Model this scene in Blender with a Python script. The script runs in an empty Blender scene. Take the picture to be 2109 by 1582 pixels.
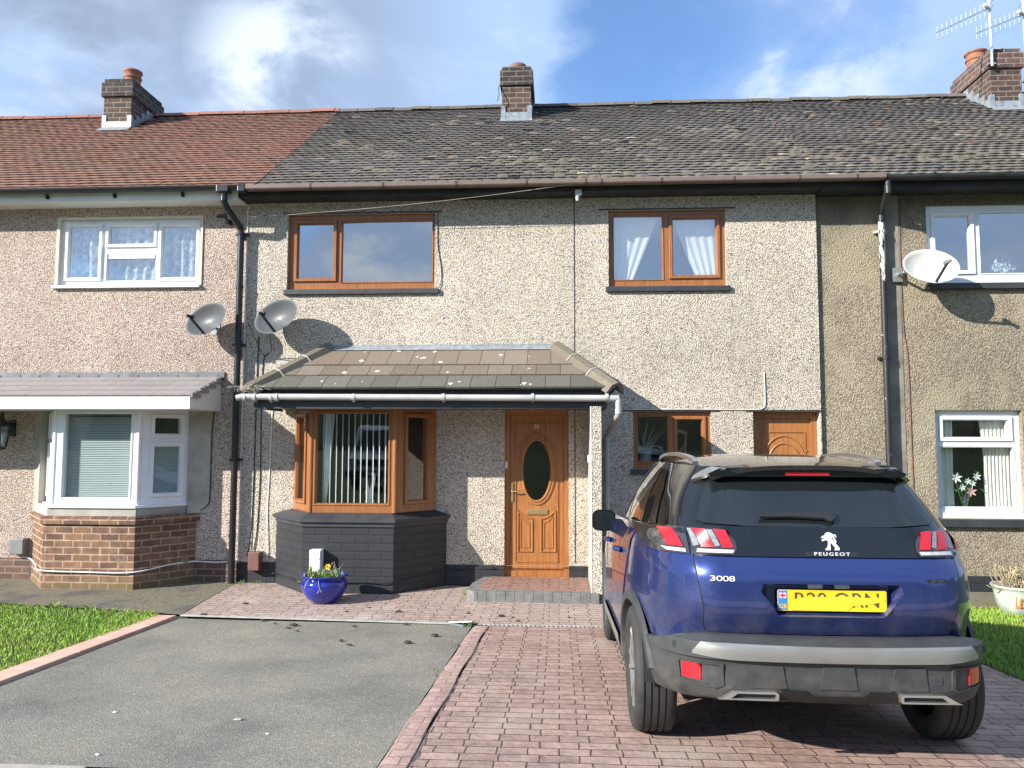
import bpy, bmesh, math, random
import numpy as np
from mathutils import Vector, Matrix, geometry
R = random.Random(7)
rad = math.radians
S = bpy.context.scene
COL = S.collection

# ------------------------------------------------------------------ camera
cam_d = bpy.data.cameras.new('camera'); cam = bpy.data.objects.new('camera', cam_d); COL.objects.link(cam)
cam_d.sensor_width = 36.0; cam_d.lens = 36.0 * 1584 / 2109; cam_d.clip_end = 3000; cam_d.clip_start = .05
def cam_axes(p, yaw, r):
    cy, sy, cp, sp = math.cos(yaw), math.sin(yaw), math.cos(p), math.sin(p)
    f = Vector((-sy*cp, cy*cp, sp)); ri = Vector((cy, sy, 0)); up = ri.cross(f)
    c, s = math.cos(r), math.sin(r)
    return c*ri + s*up, c*up - s*ri, f
ri, up, fw = cam_axes(rad(4.269), rad(3.465), rad(.144))
cam.matrix_world = Matrix(((ri.x, up.x, -fw.x, 0), (ri.y, up.y, -fw.y, -10), (ri.z, up.z, -fw.z, 1.85), (0, 0, 0, 1)))
S.camera = cam

# ------------------------------------------------------------------ sun and sky
SUN = Vector((-.754, -.49, .438)).normalized()
sun_d = bpy.data.lights.new('sun', 'SUN'); sun_d.energy = 4.6; sun_d.angle = rad(.5); sun_d.color = (1, .95, .87)
sun = bpy.data.objects.new('sun', sun_d); COL.objects.link(sun)
sun.rotation_euler = SUN.to_track_quat('Z', 'Y').to_euler()
S.view_settings.view_transform = 'Standard'; S.view_settings.look = 'None'
S.view_settings.exposure = 1.13; S.view_settings.gamma = 1

W = bpy.data.worlds.new('World'); S.world = W; W.use_nodes = True
wt = W.node_tree; wt.nodes.clear()
def N(nt, typ, **k):
    n = nt.nodes.new(typ)
    for a, v in k.items():
        if a == 'inp':
            for q, x in v.items():
                if hasattr(x, 'is_linked'): nt.links.new(x, n.inputs[q])
                else: n.inputs[q].default_value = x
        else: setattr(n, a, v)
    return n
def math_n(nt, op, a, b=None, c=None, clamp=False):
    n = nt.nodes.new('ShaderNodeMath'); n.operation = op; n.use_clamp = clamp
    for i, v in enumerate((a, b, c)):
        if v is None: continue
        if hasattr(v, 'is_linked'): nt.links.new(v, n.inputs[i])
        else: n.inputs[i].default_value = v
    return n.outputs[0]
def mixc(nt, fac, a, b, blend='MIX'):
    n = nt.nodes.new('ShaderNodeMix'); n.data_type = 'RGBA'; n.blend_type = blend
    for s, v in ((0, fac), (6, a), (7, b)):
        if hasattr(v, 'is_linked'): nt.links.new(v, n.inputs[s])
        else: n.inputs[s].default_value = v if s == 0 else (*v[:3], 1)
    return n.outputs[2]
def ramp(nt, fac, stops, interp='LINEAR'):
    n = nt.nodes.new('ShaderNodeValToRGB'); n.color_ramp.interpolation = interp
    e = n.color_ramp.elements
    while len(e) < len(stops): e.new(.5)
    for x, (p, c) in zip(e, stops):
        x.position = p
        x.color = (*c, 1) if hasattr(c, '__len__') else (c, c, c, 1)
    if fac is not None: nt.links.new(fac, n.inputs[0])
    return n.outputs[0]
def smooth_n(nt, v, a, b):
    n = nt.nodes.new('ShaderNodeMapRange'); n.interpolation_type = 'SMOOTHSTEP'
    nt.links.new(v, n.inputs[0]); n.inputs[1].default_value = a; n.inputs[2].default_value = b
    return n.outputs[0]
# clouds are laid on a flat sheet above the place: direction / height
tc = N(wt, 'ShaderNodeTexCoord'); sep = N(wt, 'ShaderNodeSeparateXYZ', inp={0: tc.outputs['Generated']})
zz = math_n(wt, 'ADD', math_n(wt, 'MAXIMUM', sep.outputs[2], 0.0), .22)
cx = math_n(wt, 'DIVIDE', sep.outputs[0], zz); cy = math_n(wt, 'DIVIDE', sep.outputs[1], zz)
cv = N(wt, 'ShaderNodeCombineXYZ', inp={0: cx, 1: cy, 2: 0.0}).outputs[0]
n1 = N(wt, 'ShaderNodeTexNoise', inp={'Vector': cv, 'Scale': 1.15, 'Detail': 8.0, 'Roughness': .55, 'Distortion': .35}).outputs[0]
n2 = N(wt, 'ShaderNodeTexNoise', inp={'Vector': cv, 'Scale': 3.0, 'Detail': 9.0, 'Roughness': .6, 'Distortion': .3}).outputs[0]
def blob(px, py, ang):           # a soft round region of sky about a direction, ang degrees wide
    d = (fw + ri*((px-1054.5)/1584) - up*((py-791)/1584)).normalized()
    dp = N(wt, 'ShaderNodeVectorMath', operation='DOT_PRODUCT', inp={0: tc.outputs['Generated'], 1: tuple(d)}).outputs['Value']
    return smooth_n(wt, dp, math.cos(rad(ang)), 1.0)
sky = N(wt, 'ShaderNodeTexSky', sky_type='NISHITA', sun_disc=False, sun_elevation=rad(26), sun_rotation=rad(237), altitude=100, air_density=1.0, dust_density=.4, ozone_density=2.2)
blue = math_n(wt, 'MAXIMUM', math_n(wt, 'MAXIMUM', math_n(wt, 'MULTIPLY', blob(1330, 90, 11), .9), math_n(wt, 'MULTIPLY', blob(1200, 190, 4), .7)), math_n(wt, 'MULTIPLY', blob(1700, 0, 8), .55))
cov = math_n(wt, 'ADD', n1, math_n(wt, 'MULTIPLY', math_n(wt, 'SUBTRACT', n2, .5), .55))
leftc = math_n(wt, 'MULTIPLY', blob(330, 110, 30), .35)
cov = math_n(wt, 'SUBTRACT', math_n(wt, 'ADD', math_n(wt, 'ADD', cov, leftc), .10), math_n(wt, 'MULTIPLY', blue, .50))
front = smooth_n(wt, sep.outputs[1], -.1, .35)      # thinner, broken cloud over the street side
cov = math_n(wt, 'ADD', cov, math_n(wt, 'MULTIPLY', front, .16))
def mblob(px, py, ang):          # the same for the sky over the street, mirrored in the facade
    d = (fw + ri*((px-1054.5)/1584) - up*((py-791)/1584)).normalized(); d.y = -d.y
    dp = N(wt, 'ShaderNodeVectorMath', operation='DOT_PRODUCT', inp={0: tc.outputs['Generated'], 1: tuple(d)}).outputs['Value']
    return smooth_n(wt, dp, math.cos(rad(ang)), math.cos(rad(ang*.35)))
street = math_n(wt, 'MAXIMUM', math_n(wt, 'MULTIPLY', mblob(790, 500, 5.5), .40), math_n(wt, 'MULTIPLY', mblob(1330, 480, 6), .13))
cov = math_n(wt, 'ADD', cov, street)
mask = math_n(wt, 'MAXIMUM', smooth_n(wt, cov, .36, .66), math_n(wt, 'MULTIPLY', math_n(wt, 'SUBTRACT', 1.0, math_n(wt, 'MULTIPLY', blue, .9), clamp=True), math_n(wt, 'ADD', .2, math_n(wt, 'MULTIPLY', front, .46))))
puff = math_n(wt, 'MAXIMUM', math_n(wt, 'MULTIPLY', blob(580, 150, 7.5), 1.05), math_n(wt, 'MULTIPLY', blob(1560, 150, 12), .75))
puff = math_n(wt, 'MAXIMUM', puff, math_n(wt, 'MULTIPLY', blob(60, 40, 11), .5))
puff = math_n(wt, 'MAXIMUM', puff, mblob(790, 500, 5.5))
white = math_n(wt, 'MULTIPLY', puff, smooth_n(wt, n2, .40, .62))
white = math_n(wt, 'MAXIMUM', white, math_n(wt, 'MULTIPLY', smooth_n(wt, n2, .5, .75), .35))
ccol = mixc(wt, white, (.34, .47, .70), (.66, .72, .79))
ccol = mixc(wt, math_n(wt, 'MULTIPLY', math_n(wt, 'MULTIPLY', math_n(wt, 'MULTIPLY', math_n(wt, 'SUBTRACT', 1.0, white, clamp=True), blob(230, 30, 25)), smooth_n(wt, n1, .32, .50)), 1.0, clamp=True), ccol, (.235, .29, .385))
b1 = N(wt, 'ShaderNodeBackground', inp={0: mixc(wt, 1.0, sky.outputs[0], (.72, .96, 1.22), 'MULTIPLY'), 1: .095})
b2 = N(wt, 'ShaderNodeBackground', inp={0: ccol, 1: .72})
ms = N(wt, 'ShaderNodeMixShader', inp={0: math_n(wt, 'MULTIPLY', mask, .93), 1: b1.outputs[0], 2: b2.outputs[0]})
wo = N(wt, 'ShaderNodeOutputWorld', inp={0: ms.outputs[0]})

# ------------------------------------------------------------------ materials
MATS = {}
def new_mat(name):
    m = bpy.data.materials.new(name); m.use_nodes = True; MATS[name] = m
    nt = m.node_tree; nt.nodes.clear()
    b = nt.nodes.new('ShaderNodeBsdfPrincipled'); o = nt.nodes.new('ShaderNodeOutputMaterial')
    nt.links.new(b.outputs[0], o.inputs[0])
    return m, nt, b
def setp(nt, b, **k):
    nm = dict(color='Base Color', rough='Roughness', metal='Metallic', normal='Normal', spec='Specular IOR Level', coat='Coat Weight', coatr='Coat Roughness', trans='Transmission Weight', alpha='Alpha', sub='Subsurface Weight')
    for a, v in k.items():
        s = b.inputs[nm[a]]
        if hasattr(v, 'is_linked'): nt.links.new(v, s)
        elif a == 'color': s.default_value = (*v[:3], 1)
        else: s.default_value = v
def objco(nt): return nt.nodes.new('ShaderNodeTexCoord').outputs['Object']
def uvco(nt): return nt.nodes.new('ShaderNodeTexCoord').outputs['UV']
def noise(nt, co, scale, detail=4.0, rough=.55, dist=0.0, out=0):
    return N(nt, 'ShaderNodeTexNoise', inp={'Vector': co, 'Scale': scale, 'Detail': detail, 'Roughness': rough, 'Distortion': dist}).outputs[out]
def bump(nt, h, strength=.5, dist=.01, normal=None):
    n = N(nt, 'ShaderNodeBump', inp={'Strength': strength, 'Distance': dist, 'Height': h})
    if normal is not None: nt.links.new(normal, n.inputs['Normal'])
    return n.outputs[0]
def vscale(nt, co, s):
    return N(nt, 'ShaderNodeVectorMath', operation='MULTIPLY', inp={0: co, 1: s}).outputs[0]

def plain(name, color, rough=.5, metal=0.0, var=.12, nscale=9.0, bumps=0.0, bscale=60.0, coat=0.0, spec=.5):
    m, nt, b = new_mat(name); co = objco(nt)
    f = noise(nt, co, nscale, 5.0)
    lo = tuple(c*(1-var) for c in color); hi = tuple(min(1, c*(1+var)) for c in color)
    setp(nt, b, color=ramp(nt, f, [(.3, lo), (.7, hi)]), rough=rough, metal=metal, coat=coat, spec=spec)
    if bumps: setp(nt, b, normal=bump(nt, noise(nt, co, bscale, 4.0), bumps, .004))
    return m
def pebble(name, stops, matrix, scale=46.0, stain=(.75, 1.08), stain_col=(.5, .5, .5), bstr=.70):
    m, nt, b = new_mat(name); co = objco(nt)
    wv = N(nt, 'ShaderNodeVectorMath', operation='ADD', inp={0: co, 1: vscale(nt, noise(nt, co, 30.0, 2.0, out=1), (.012, .012, .012))}).outputs[0]
    v = N(nt, 'ShaderNodeTexVoronoi', feature='F1', inp={'Vector': wv, 'Scale': scale})
    s = N(nt, 'ShaderNodeSeparateXYZ', inp={0: v.outputs['Color']})
    c = ramp(nt, s.outputs[0], stops, 'CONSTANT')
    hgt = math_n(nt, 'SUBTRACT', 1.0, math_n(nt, 'MULTIPLY', v.outputs['Distance'], 1.15))
    gap = smooth_n(nt, v.outputs['Distance'], .50, .72)
    c = mixc(nt, gap, c, matrix)
    big = noise(nt, co, .55, 6.0, .6)
    c = mixc(nt, 1.0, c, ramp(nt, big, [(.3, stain[0]), (.65, stain[1])]), 'MULTIPLY')
    big2 = smooth_n(nt, noise(nt, vscale(nt, co, (1, 1, .35)), 1.6, 6.0, .65), .56, .72)
    c = mixc(nt, math_n(nt, 'MULTIPLY', big2, .35), c, stain_col, 'MIX')
    st = smooth_n(nt, noise(nt, vscale(nt, co, (7, 7, .45)), 1.0, 5.0, .65), .52, .75)
    c = mixc(nt, math_n(nt, 'MULTIPLY', st, .22), c, tuple(q*.5 for q in stain_col))
    if name == 'dash_tan': c = tan_extra(nt, co, c)
    hh = math_n(nt, 'ADD', hgt, math_n(nt, 'MULTIPLY', s.outputs[1], .45))
    setp(nt, b, color=c, rough=.85, spec=.3, normal=bump(nt, hh, bstr, .016))
    return m
def tan_extra(nt, co, c):      # smoother cream patches and soot below the eaves of the old roughcast
    k = smooth_n(nt, noise(nt, co, .9, 5.0, .6), .50, .60); c = mixc(nt, math_n(nt, 'MULTIPLY', k, .55), c, (.36, .315, .215))
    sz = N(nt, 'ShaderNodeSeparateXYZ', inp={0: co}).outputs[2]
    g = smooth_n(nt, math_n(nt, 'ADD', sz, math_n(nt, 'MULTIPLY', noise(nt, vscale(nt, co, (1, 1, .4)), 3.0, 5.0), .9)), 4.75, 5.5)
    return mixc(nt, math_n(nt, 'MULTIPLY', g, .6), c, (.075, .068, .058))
def bricks(name, c1, c2, mortar, bw=.235, rh=.085, ms=.010, var=.5, rough=.85, moss=None, bstr=.6, spec=.3, wear=None):
    m, nt, b = new_mat(name); co = uvco(nt)
    t = N(nt, 'ShaderNodeTexBrick', offset=.5, squash=1.0, inp={'Vector': co, 'Color1': (*c1, 1), 'Color2': (*c2, 1), 'Mortar': (*mortar, 1), 'Scale': 1.0, 'Mortar Size': ms, 'Mortar Smooth': .25, 'Bias': 0.0, 'Brick Width': bw, 'Row Height': rh})
    o = objco(nt)
    c = mixc(nt, 1.0, t.outputs[0], ramp(nt, noise(nt, o, 11.0, 6.0, .6), [(.25, 1-var*.5), (.75, 1+var*.3)]), 'MULTIPLY')
    if wear: c = mixc(nt, smooth_n(nt, noise(nt, o, 3.2, 7.0, .7), .57, .7), c, wear)
    if moss:
        sz = N(nt, 'ShaderNodeSeparateXYZ', inp={0: o}).outputs[2]
        k = math_n(nt, 'MULTIPLY', smooth_n(nt, math_n(nt, 'ADD', sz, math_n(nt, 'MULTIPLY', noise(nt, o, 2.5, 4.0), .5)), moss[1], moss[1]-.32), .55)
        c = mixc(nt, k, c, moss[0])
    h = math_n(nt, 'ADD', math_n(nt, 'SUBTRACT', 1.0, t.outputs[1]), math_n(nt, 'MULTIPLY', noise(nt, o, 70.0, 3.0), .25))
    setp(nt, b, color=c, rough=rough, spec=spec, normal=bump(nt, h, bstr, .008))
    return m
def tiles_mat(name, rough=.85, bsc=55.0, rampn=(.75, 1.2)):
    m, nt, b = new_mat(name); co = objco(nt)
    a = N(nt, 'ShaderNodeAttribute', attribute_name='Col').outputs[0]
    c = mixc(nt, 1.0, a, ramp(nt, noise(nt, co, 30.0, 5.0, .65), [(.3, rampn[0]), (.7, rampn[1])]), 'MULTIPLY')
    setp(nt, b, color=c, rough=rough, spec=.25, normal=bump(nt, noise(nt, co, bsc, 4.0), .5, .006))
    return m
def woodgrain(name, dark, light, rough=.35):
    m, nt, b = new_mat(name); co = objco(nt)
    g = noise(nt, vscale(nt, co, (26, 26, 1.6)), 1.6, 6.0, .6, .6)
    g2 = noise(nt, vscale(nt, co, (150, 150, 5)), 1.0, 3.0, .6)
    f = math_n(nt, 'ADD', math_n(nt, 'MULTIPLY', g, .75), math_n(nt, 'MULTIPLY', g2, .25))
    setp(nt, b, color=ramp(nt, f, [(.32, dark), (.68, light)]), rough=rough, spec=.45, normal=bump(nt, f, .08, .003))
    return m
def glass_mat(name, tint=(.85, .9, .9), ior=2.3, rough=0.0):
    m = bpy.data.materials.new(name); m.use_nodes = True; nt = m.node_tree; nt.nodes.clear(); MATS[name] = m
    o = nt.nodes.new('ShaderNodeOutputMaterial')
    co = objco(nt)
    nb = bump(nt, noise(nt, co, 1.1, 2.0), .06, .02)
    ge = nt.nodes.new('ShaderNodeNewGeometry')          # Schlick reflection, the same from both sides of the thin pane
    dp = math_n(nt, 'ABSOLUTE', N(nt, 'ShaderNodeVectorMath', operation='DOT_PRODUCT', inp={0: ge.outputs['Normal'], 1: ge.outputs['Incoming']}).outputs['Value'])
    f0 = ((ior-1)/(ior+1))**2; fr = math_n(nt, 'ADD', f0, math_n(nt, 'MULTIPLY', math_n(nt, 'POWER', math_n(nt, 'SUBTRACT', 1.0, dp, clamp=True), 5.0), 1-f0))
    t = N(nt, 'ShaderNodeBsdfTransparent', inp={0: (*tint, 1)})
    g = N(nt, 'ShaderNodeBsdfGlossy', inp={'Color': (1, 1, 1, 1), 'Roughness': rough, 'Normal': nb})
    mx = N(nt, 'ShaderNodeMixShader', inp={0: fr, 1: t.outputs[0], 2: g.outputs[0]})
    nt.links.new(mx.outputs[0], o.inputs[0])
    return m

pebble('dash_cream', [(0, (.61, .545, .445)), (.30, (.72, .655, .55)), (.55, (.54, .46, .36)), (.72, (.66, .585, .46)), (.86, (.44, .35, .28)), (.92, (.33, .29, .26)), (.97, (.15, .135, .125))], (.30, .265, .225), scale=64.0)
pebble('dash_pink', [(0, (.59, .475, .40)), (.28, (.68, .60, .52)), (.48, (.52, .375, .305)), (.68, (.63, .50, .41)), (.84, (.40, .27, .215)), (.93, (.30, .25, .22)), (.98, (.15, .125, .11))], (.28, .22, .185), scale=66.0, stain_col=(.55, .46, .36))
pebble('dash_tan', [(0, (.30, .255, .18)), (.35, (.38, .33, .24)), (.6, (.25, .20, .145)), (.8, (.34, .29, .205)), (.92, (.18, .145, .105))], (.20, .168, .12), scale=50.0, stain=(.72, 1.1), stain_col=(.47, .42, .29), bstr=.6)
bricks('brick_brown', (.25, .135, .082), (.125, .072, .052), (.40, .285, .20), var=.9, moss=((.16, .15, .055), .50), wear=(.24, .17, .13), bw=.238, rh=.086)
bricks('brick_plinth', (.17, .095, .065), (.11, .065, .05), (.24, .19, .16), wear=(.10, .085, .075), bw=.238, rh=.086)
bricks('brick_sooty', (.075, .055, .046), (.042, .036, .034), (.17, .15, .135), var=.9, wear=(.035, .033, .031), bw=.235, rh=.09)
bricks('brick_chimney', (.115, .066, .048), (.06, .045, .038), (.20, .18, .16), var=.9, bw=.235, rh=.09)
bricks('brick_redblack', (.155, .078, .06), (.085, .062, .056), (.22, .20, .18), var=.9, bw=.235, rh=.09)
bricks('brick_black_paint', (.030, .032, .036), (.026, .028, .031), (.024, .026, .029), rough=.5, spec=.4, bw=.33, rh=.10, ms=.012, bstr=.9, var=.35)
bricks('paint_plinth', (.028, .030, .034), (.025, .027, .030), (.023, .025, .028), rough=.55, spec=.35, bw=.33, rh=.10, ms=.012, bstr=.7, var=.5)
plain('black_paint', (.030, .032, .035), .5, var=.25, bumps=.25)
plain('slate_black', (.035, .037, .042), .55, var=.3, nscale=5, bumps=.2, bscale=25)
plain('black_plastic', (.016, .018, .021), .32, var=.2)
plain('black_soot', (.022, .022, .022), .7, var=.6, nscale=4)
plain('brown_plastic', (.17, .125, .105), .38, var=.12)
plain('brown_bracket', (.07, .05, .042), .45)
plain('brown_box', (.16, .075, .06), .5)
plain('grey_box', (.20, .20, .20), .5)
plain('white_upvc', (.78, .79, .80), .28, var=.05, nscale=3)
plain('white_fascia', (.72, .72, .66), .35, var=.08, nscale=2)
plain('cream_paint', (.60, .56, .44), .6, var=.1)
plain('white_bead', (.66, .65, .62), .5)
plain('grey_pipe', (.40, .395, .385), .35, var=.12, nscale=5)
plain('concrete_grey', (.36, .34, .29), .85, var=.25, nscale=4, bumps=.4)
plain('lead_dark', (.15, .155, .165), .45, metal=.2, var=.3, nscale=8, bumps=.3, bscale=20)
plain('lichen', (.55, .53, .45), .9)
plain('lead', (.30, .33, .35), .42, metal=.35, var=.3, nscale=14, bumps=.3, bscale=20)
plain('terracotta', (.27, .115, .072), .75, var=.3, nscale=14, bumps=.2)
plain('terracotta_dark', (.17, .085, .062), .7, var=.4, nscale=14, bumps=.2)
plain('galvanised', (.42, .44, .46), .4, metal=.7, var=.2)
plain('aluminium', (.72, .74, .76), .4, metal=.5, var=.05)
plain('brass', (.68, .52, .24), .28, metal=.9, var=.1)
plain('gold_number', (.80, .70, .50), .35, metal=.5, var=.05)
woodgrain('golden_oak', (.20, .074, .026), (.36, .15, .054))
woodgrain('golden_oak_door', (.22, .082, .025), (.40, .172, .056), .38)
glass_mat('window_glass', (.86, .90, .90), 4.4)
glass_mat('window_glass_low', (.82, .87, .87), 1.9)
glass_mat('obscure_glass', (.35, .42, .45), 1.7, .06)
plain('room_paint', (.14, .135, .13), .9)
plain('sheer', (.80, .82, .82), .8, var=.05)
plain('cream_fabric', (.80, .76, .67), .8, var=.06)
plain('blind_white', (.86, .86, .84), .6, var=.03)
plain('blind_vane', (.52, .57, .565), .5, var=.03)
tiles_mat('tile_dark'); tiles_mat('tile_red', .8); tiles_mat('tile_flat', .85, 90.0, (.8, 1.15)); tiles_mat('tile_shingle', .7, 120.0, (.9, 1.1))

# ------------------------------------------------------------------ mesh builder and object helpers
ORG = {}
class MB:
    def __init__(s): s.v = []; s.f = []; s.c = []; s.uv = None
    def add(s, vs, fs, col=None):
        o = len(s.v); s.v += [tuple(p) for p in vs]; s.f += [tuple(o+i for i in f) for f in fs]
        s.c += [col]*len(fs)
        return o
    def box(s, x0, x1, y0, y1, z0, z1, col=None, skip=''):
        v = [(x0,y0,z0),(x1,y0,z0),(x1,y1,z0),(x0,y1,z0),(x0,y0,z1),(x1,y0,z1),(x1,y1,z1),(x0,y1,z1)]
        F = dict(b=(0,3,2,1), t=(4,5,6,7), f=(0,1,5,4), r=(1,2,6,5), k=(2,3,7,6), l=(3,0,4,7))
        s.add(v, [F[q] for q in 'btfrkl' if q not in skip], col)
        return s
    def obox(s, mat, sx, sy, sz, col=None):
        v = [mat @ Vector((a*sx/2, b*sy/2, c*sz/2)) for c in (-1,1) for a, b in ((-1,-1),(1,-1),(1,1),(-1,1))]
        s.add(v, [(0,3,2,1),(4,5,6,7),(0,1,5,4),(1,2,6,5),(2,3,7,6),(3,0,4,7)], col); return s
    def bar(s, a, b, w, h, upv=(0,0,1), col=None):
        a, b = Vector(a), Vector(b); d = (b-a); L = d.length; d.normalize()
        sd = d.cross(Vector(upv)); 
        if sd.length < 1e-4: sd = d.cross(Vector((1,0,0)))
        sd.normalize(); u = sd.cross(d)
        m = Matrix(((d.x, sd.x, u.x, 0), (d.y, sd.y, u.y, 0), (d.z, sd.z, u.z, 0), (0,0,0,1)))
        m.translation = (a+b)/2
        return s.obox(m, L, w, h, col)
    def tube(s, pts, r, n=10, cap=True, col=None):
        pts = [Vector(p) for p in pts]; rr = r if hasattr(r, '__len__') else [r]*len(pts)
        rings = []; prev = None
        for i, p in enumerate(pts):
            d = (pts[min(i+1, len(pts)-1)] - pts[max(i-1, 0)]).normalized()
            if prev is None:
                a = d.cross(Vector((0,0,1)))
                if a.length < .05: a = d.cross(Vector((1,0,0)))
                a.normalize()
            else: a = (prev - d*prev.dot(d)).normalized()
            prev = a; b = d.cross(a)
            rings.append([p + (a*math.cos(2*math.pi*k/n) + b*math.sin(2*math.pi*k/n))*rr[i] for k in range(n)])
        v = [q for ring in rings for q in ring]; f = []
        for i in range(len(pts)-1):
            for k in range(n): f.append((i*n+k, i*n+(k+1)%n, (i+1)*n+(k+1)%n, (i+1)*n+k))
        if cap: f.append(tuple(range(n-1, -1, -1))); f.append(tuple((len(pts)-1)*n+k for k in range(n)))
        s.add(v, f, col); return s
    def lathe(s, prof, c=(0,0,0), n=32, axis='z', cap=True, a0=0, a1=None, col=None):
        full = a1 is None; a1 = 2*math.pi if full else a1; m = n if full else n+1
        v = []
        for r, h in prof:
            for k in range(m):
                a = a0 + (a1-a0)*k/n; x, y = r*math.cos(a), r*math.sin(a)
                v.append({'z': (c[0]+x, c[1]+y, c[2]+h), 'x': (c[0]+h, c[1]+x, c[2]+y), 'y': (c[0]+y, c[1]+h, c[2]+x)}[axis])
        f = []
        for i in range(len(prof)-1):
            for k in range(n if full else n):
                k2 = (k+1) % m if full else k+1
                f.append((i*m+k, i*m+k2, (i+1)*m+k2, (i+1)*m+k))
        if cap and full:
            f.append(tuple(range(m-1, -1, -1))); f.append(tuple((len(prof)-1)*m+k for k in range(m)))
        s.add(v, f, col); return s
    def grid(s, fn, nu, nv, col=None, flip=False):
        v = [fn(i/nu, j/nv) for j in range(nv+1) for i in range(nu+1)]
        f = []
        for j in range(nv):
            for i in range(nu):
                q = (j*(nu+1)+i, j*(nu+1)+i+1, (j+1)*(nu+1)+i+1, (j+1)*(nu+1)+i)
                f.append(q[::-1] if flip else q)
        s.add(v, f, col); return s
    def prism(s, poly, z0, z1, mp=None, col=None):     # poly in 2D (counter-clockwise), extruded; mp maps (a,b,h) to xyz
        mp = mp or (lambda a, b, h: (a, b, h)); n = len(poly)
        v = [mp(a, b, z0) for a, b in poly] + [mp(a, b, z1) for a, b in poly]
        f = [tuple(range(n-1, -1, -1)), tuple(range(n, 2*n))] + [(i, (i+1) % n, n+(i+1) % n, n+i) for i in range(n)]
        s.add(v, f, col); return s
    def obj(s, name, mat, parent=None, smooth=False, bevel=0.0, bseg=2, local=False, recalc=True, autosmooth=None):
        off = Vector((0,0,0)) if (parent is None or local) else ORG.get(parent.name, Vector((0,0,0)))
        me = bpy.data.meshes.new(name)
        me.from_pydata([(p[0]-off.x, p[1]-off.y, p[2]-off.z) for p in s.v], [], s.f)
        if any(c is not None for c in s.c):
            at = me.color_attributes.new('Col', 'FLOAT_COLOR', 'CORNER')
            d = np.ones((len(me.loops), 4), np.float32); i = 0
            for f, c in zip(s.f, s.c):
                d[i:i+len(f), :3] = c if c is not None else (.5,.5,.5); i += len(f)
            at.data.foreach_set('color', d.ravel())
        if recalc or bevel:
            bm = bmesh.new(); bm.from_mesh(me)
            if recalc: bmesh.ops.recalc_face_normals(bm, faces=bm.faces)
            if bevel:
                es = [e for e in bm.edges if len(e.link_faces) == 2 and e.calc_face_angle(0) > .6]
                bmesh.ops.bevel(bm, geom=es, offset=bevel, segments=bseg, affect='EDGES', profile=.6, clamp_overlap=True)
            bm.to_mesh(me); bm.free()
        uvl = me.uv_layers.new(name='UVMap'); nl = len(me.loops)
        vi = np.empty(nl, np.int32); me.loops.foreach_get('vertex_index', vi)
        co = np.empty(len(me.vertices)*3, np.float32); me.vertices.foreach_get('co', co); co = co.reshape(-1, 3)
        co = co + np.array(off, np.float32)
        nf = len(me.polygons); nr = np.empty(nf*3, np.float32); me.polygons.foreach_get('normal', nr); nr = nr.reshape(-1, 3)
        lt = np.empty(nf, np.int32); me.polygons.foreach_get('loop_total', lt)
        ln = np.repeat(nr, lt, axis=0); P = co[vi]
        hor = np.abs(ln[:, 2]) > .8
        t = np.stack([-ln[:, 1], ln[:, 0]], 1); L = np.linalg.norm(t, axis=1, keepdims=True); t = t/np.maximum(L, 1e-6)
        u = np.where(hor, P[:, 0], P[:, 0]*t[:, 0] + P[:, 1]*t[:, 1]); v = np.where(hor, P[:, 1], P[:, 2])
        uvl.data.foreach_set('uv', np.stack([u, v], 1).astype(np.float32).ravel())
        o = bpy.data.objects.new(name, me); COL.objects.link(o)
        me.materials.append(MATS[mat] if isinstance(mat, str) else mat)
        if smooth:
            me.polygons.foreach_set('use_smooth', [True]*len(me.polygons))
            if autosmooth: me.set_sharp_from_angle(angle=rad(autosmooth))
        if parent is not None:
            o.parent = parent; ORG[o.name] = off
        return o
def thing(name, label, cat, loc=(0,0,0), group=None, kind=None):
    o = bpy.data.objects.new(name, None); COL.objects.link(o); o.location = loc; o.empty_display_size = .1
    o['label'] = label; o['category'] = cat
    if group: o['group'] = group
    ORG[o.name] = Vector(loc); return o
def tag(o, label, cat, group=None):
    o['label'] = label; o['category'] = cat
    if group: o['group'] = group
    return o
def struct(o): o['kind'] = 'structure'; return o
def stuff(o, label=None, cat=None):
    o['kind'] = 'stuff'
    if label: o['label'] = label
    if cat: o['category'] = cat
    return o
def text_mesh(txt, size, sx=1.0, ext=.002, sp=1.0):
    cu = bpy.data.curves.new('t', 'FONT'); cu.body = txt; cu.size = size; cu.extrude = ext; cu.align_x = 'CENTER'; cu.align_y = 'CENTER'; cu.space_character = sp
    ob = bpy.data.objects.new('t', cu); COL.objects.link(ob); bpy.context.view_layer.update()
    me = ob.evaluated_get(bpy.context.evaluated_depsgraph_get()).to_mesh()
    vs = [(v.co.x*sx, v.co.y, v.co.z) for v in me.vertices]; fs = [tuple(p.vertices) for p in me.polygons]
    bpy.data.objects.remove(ob); bpy.data.curves.remove(cu)
    return vs, fs
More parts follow.
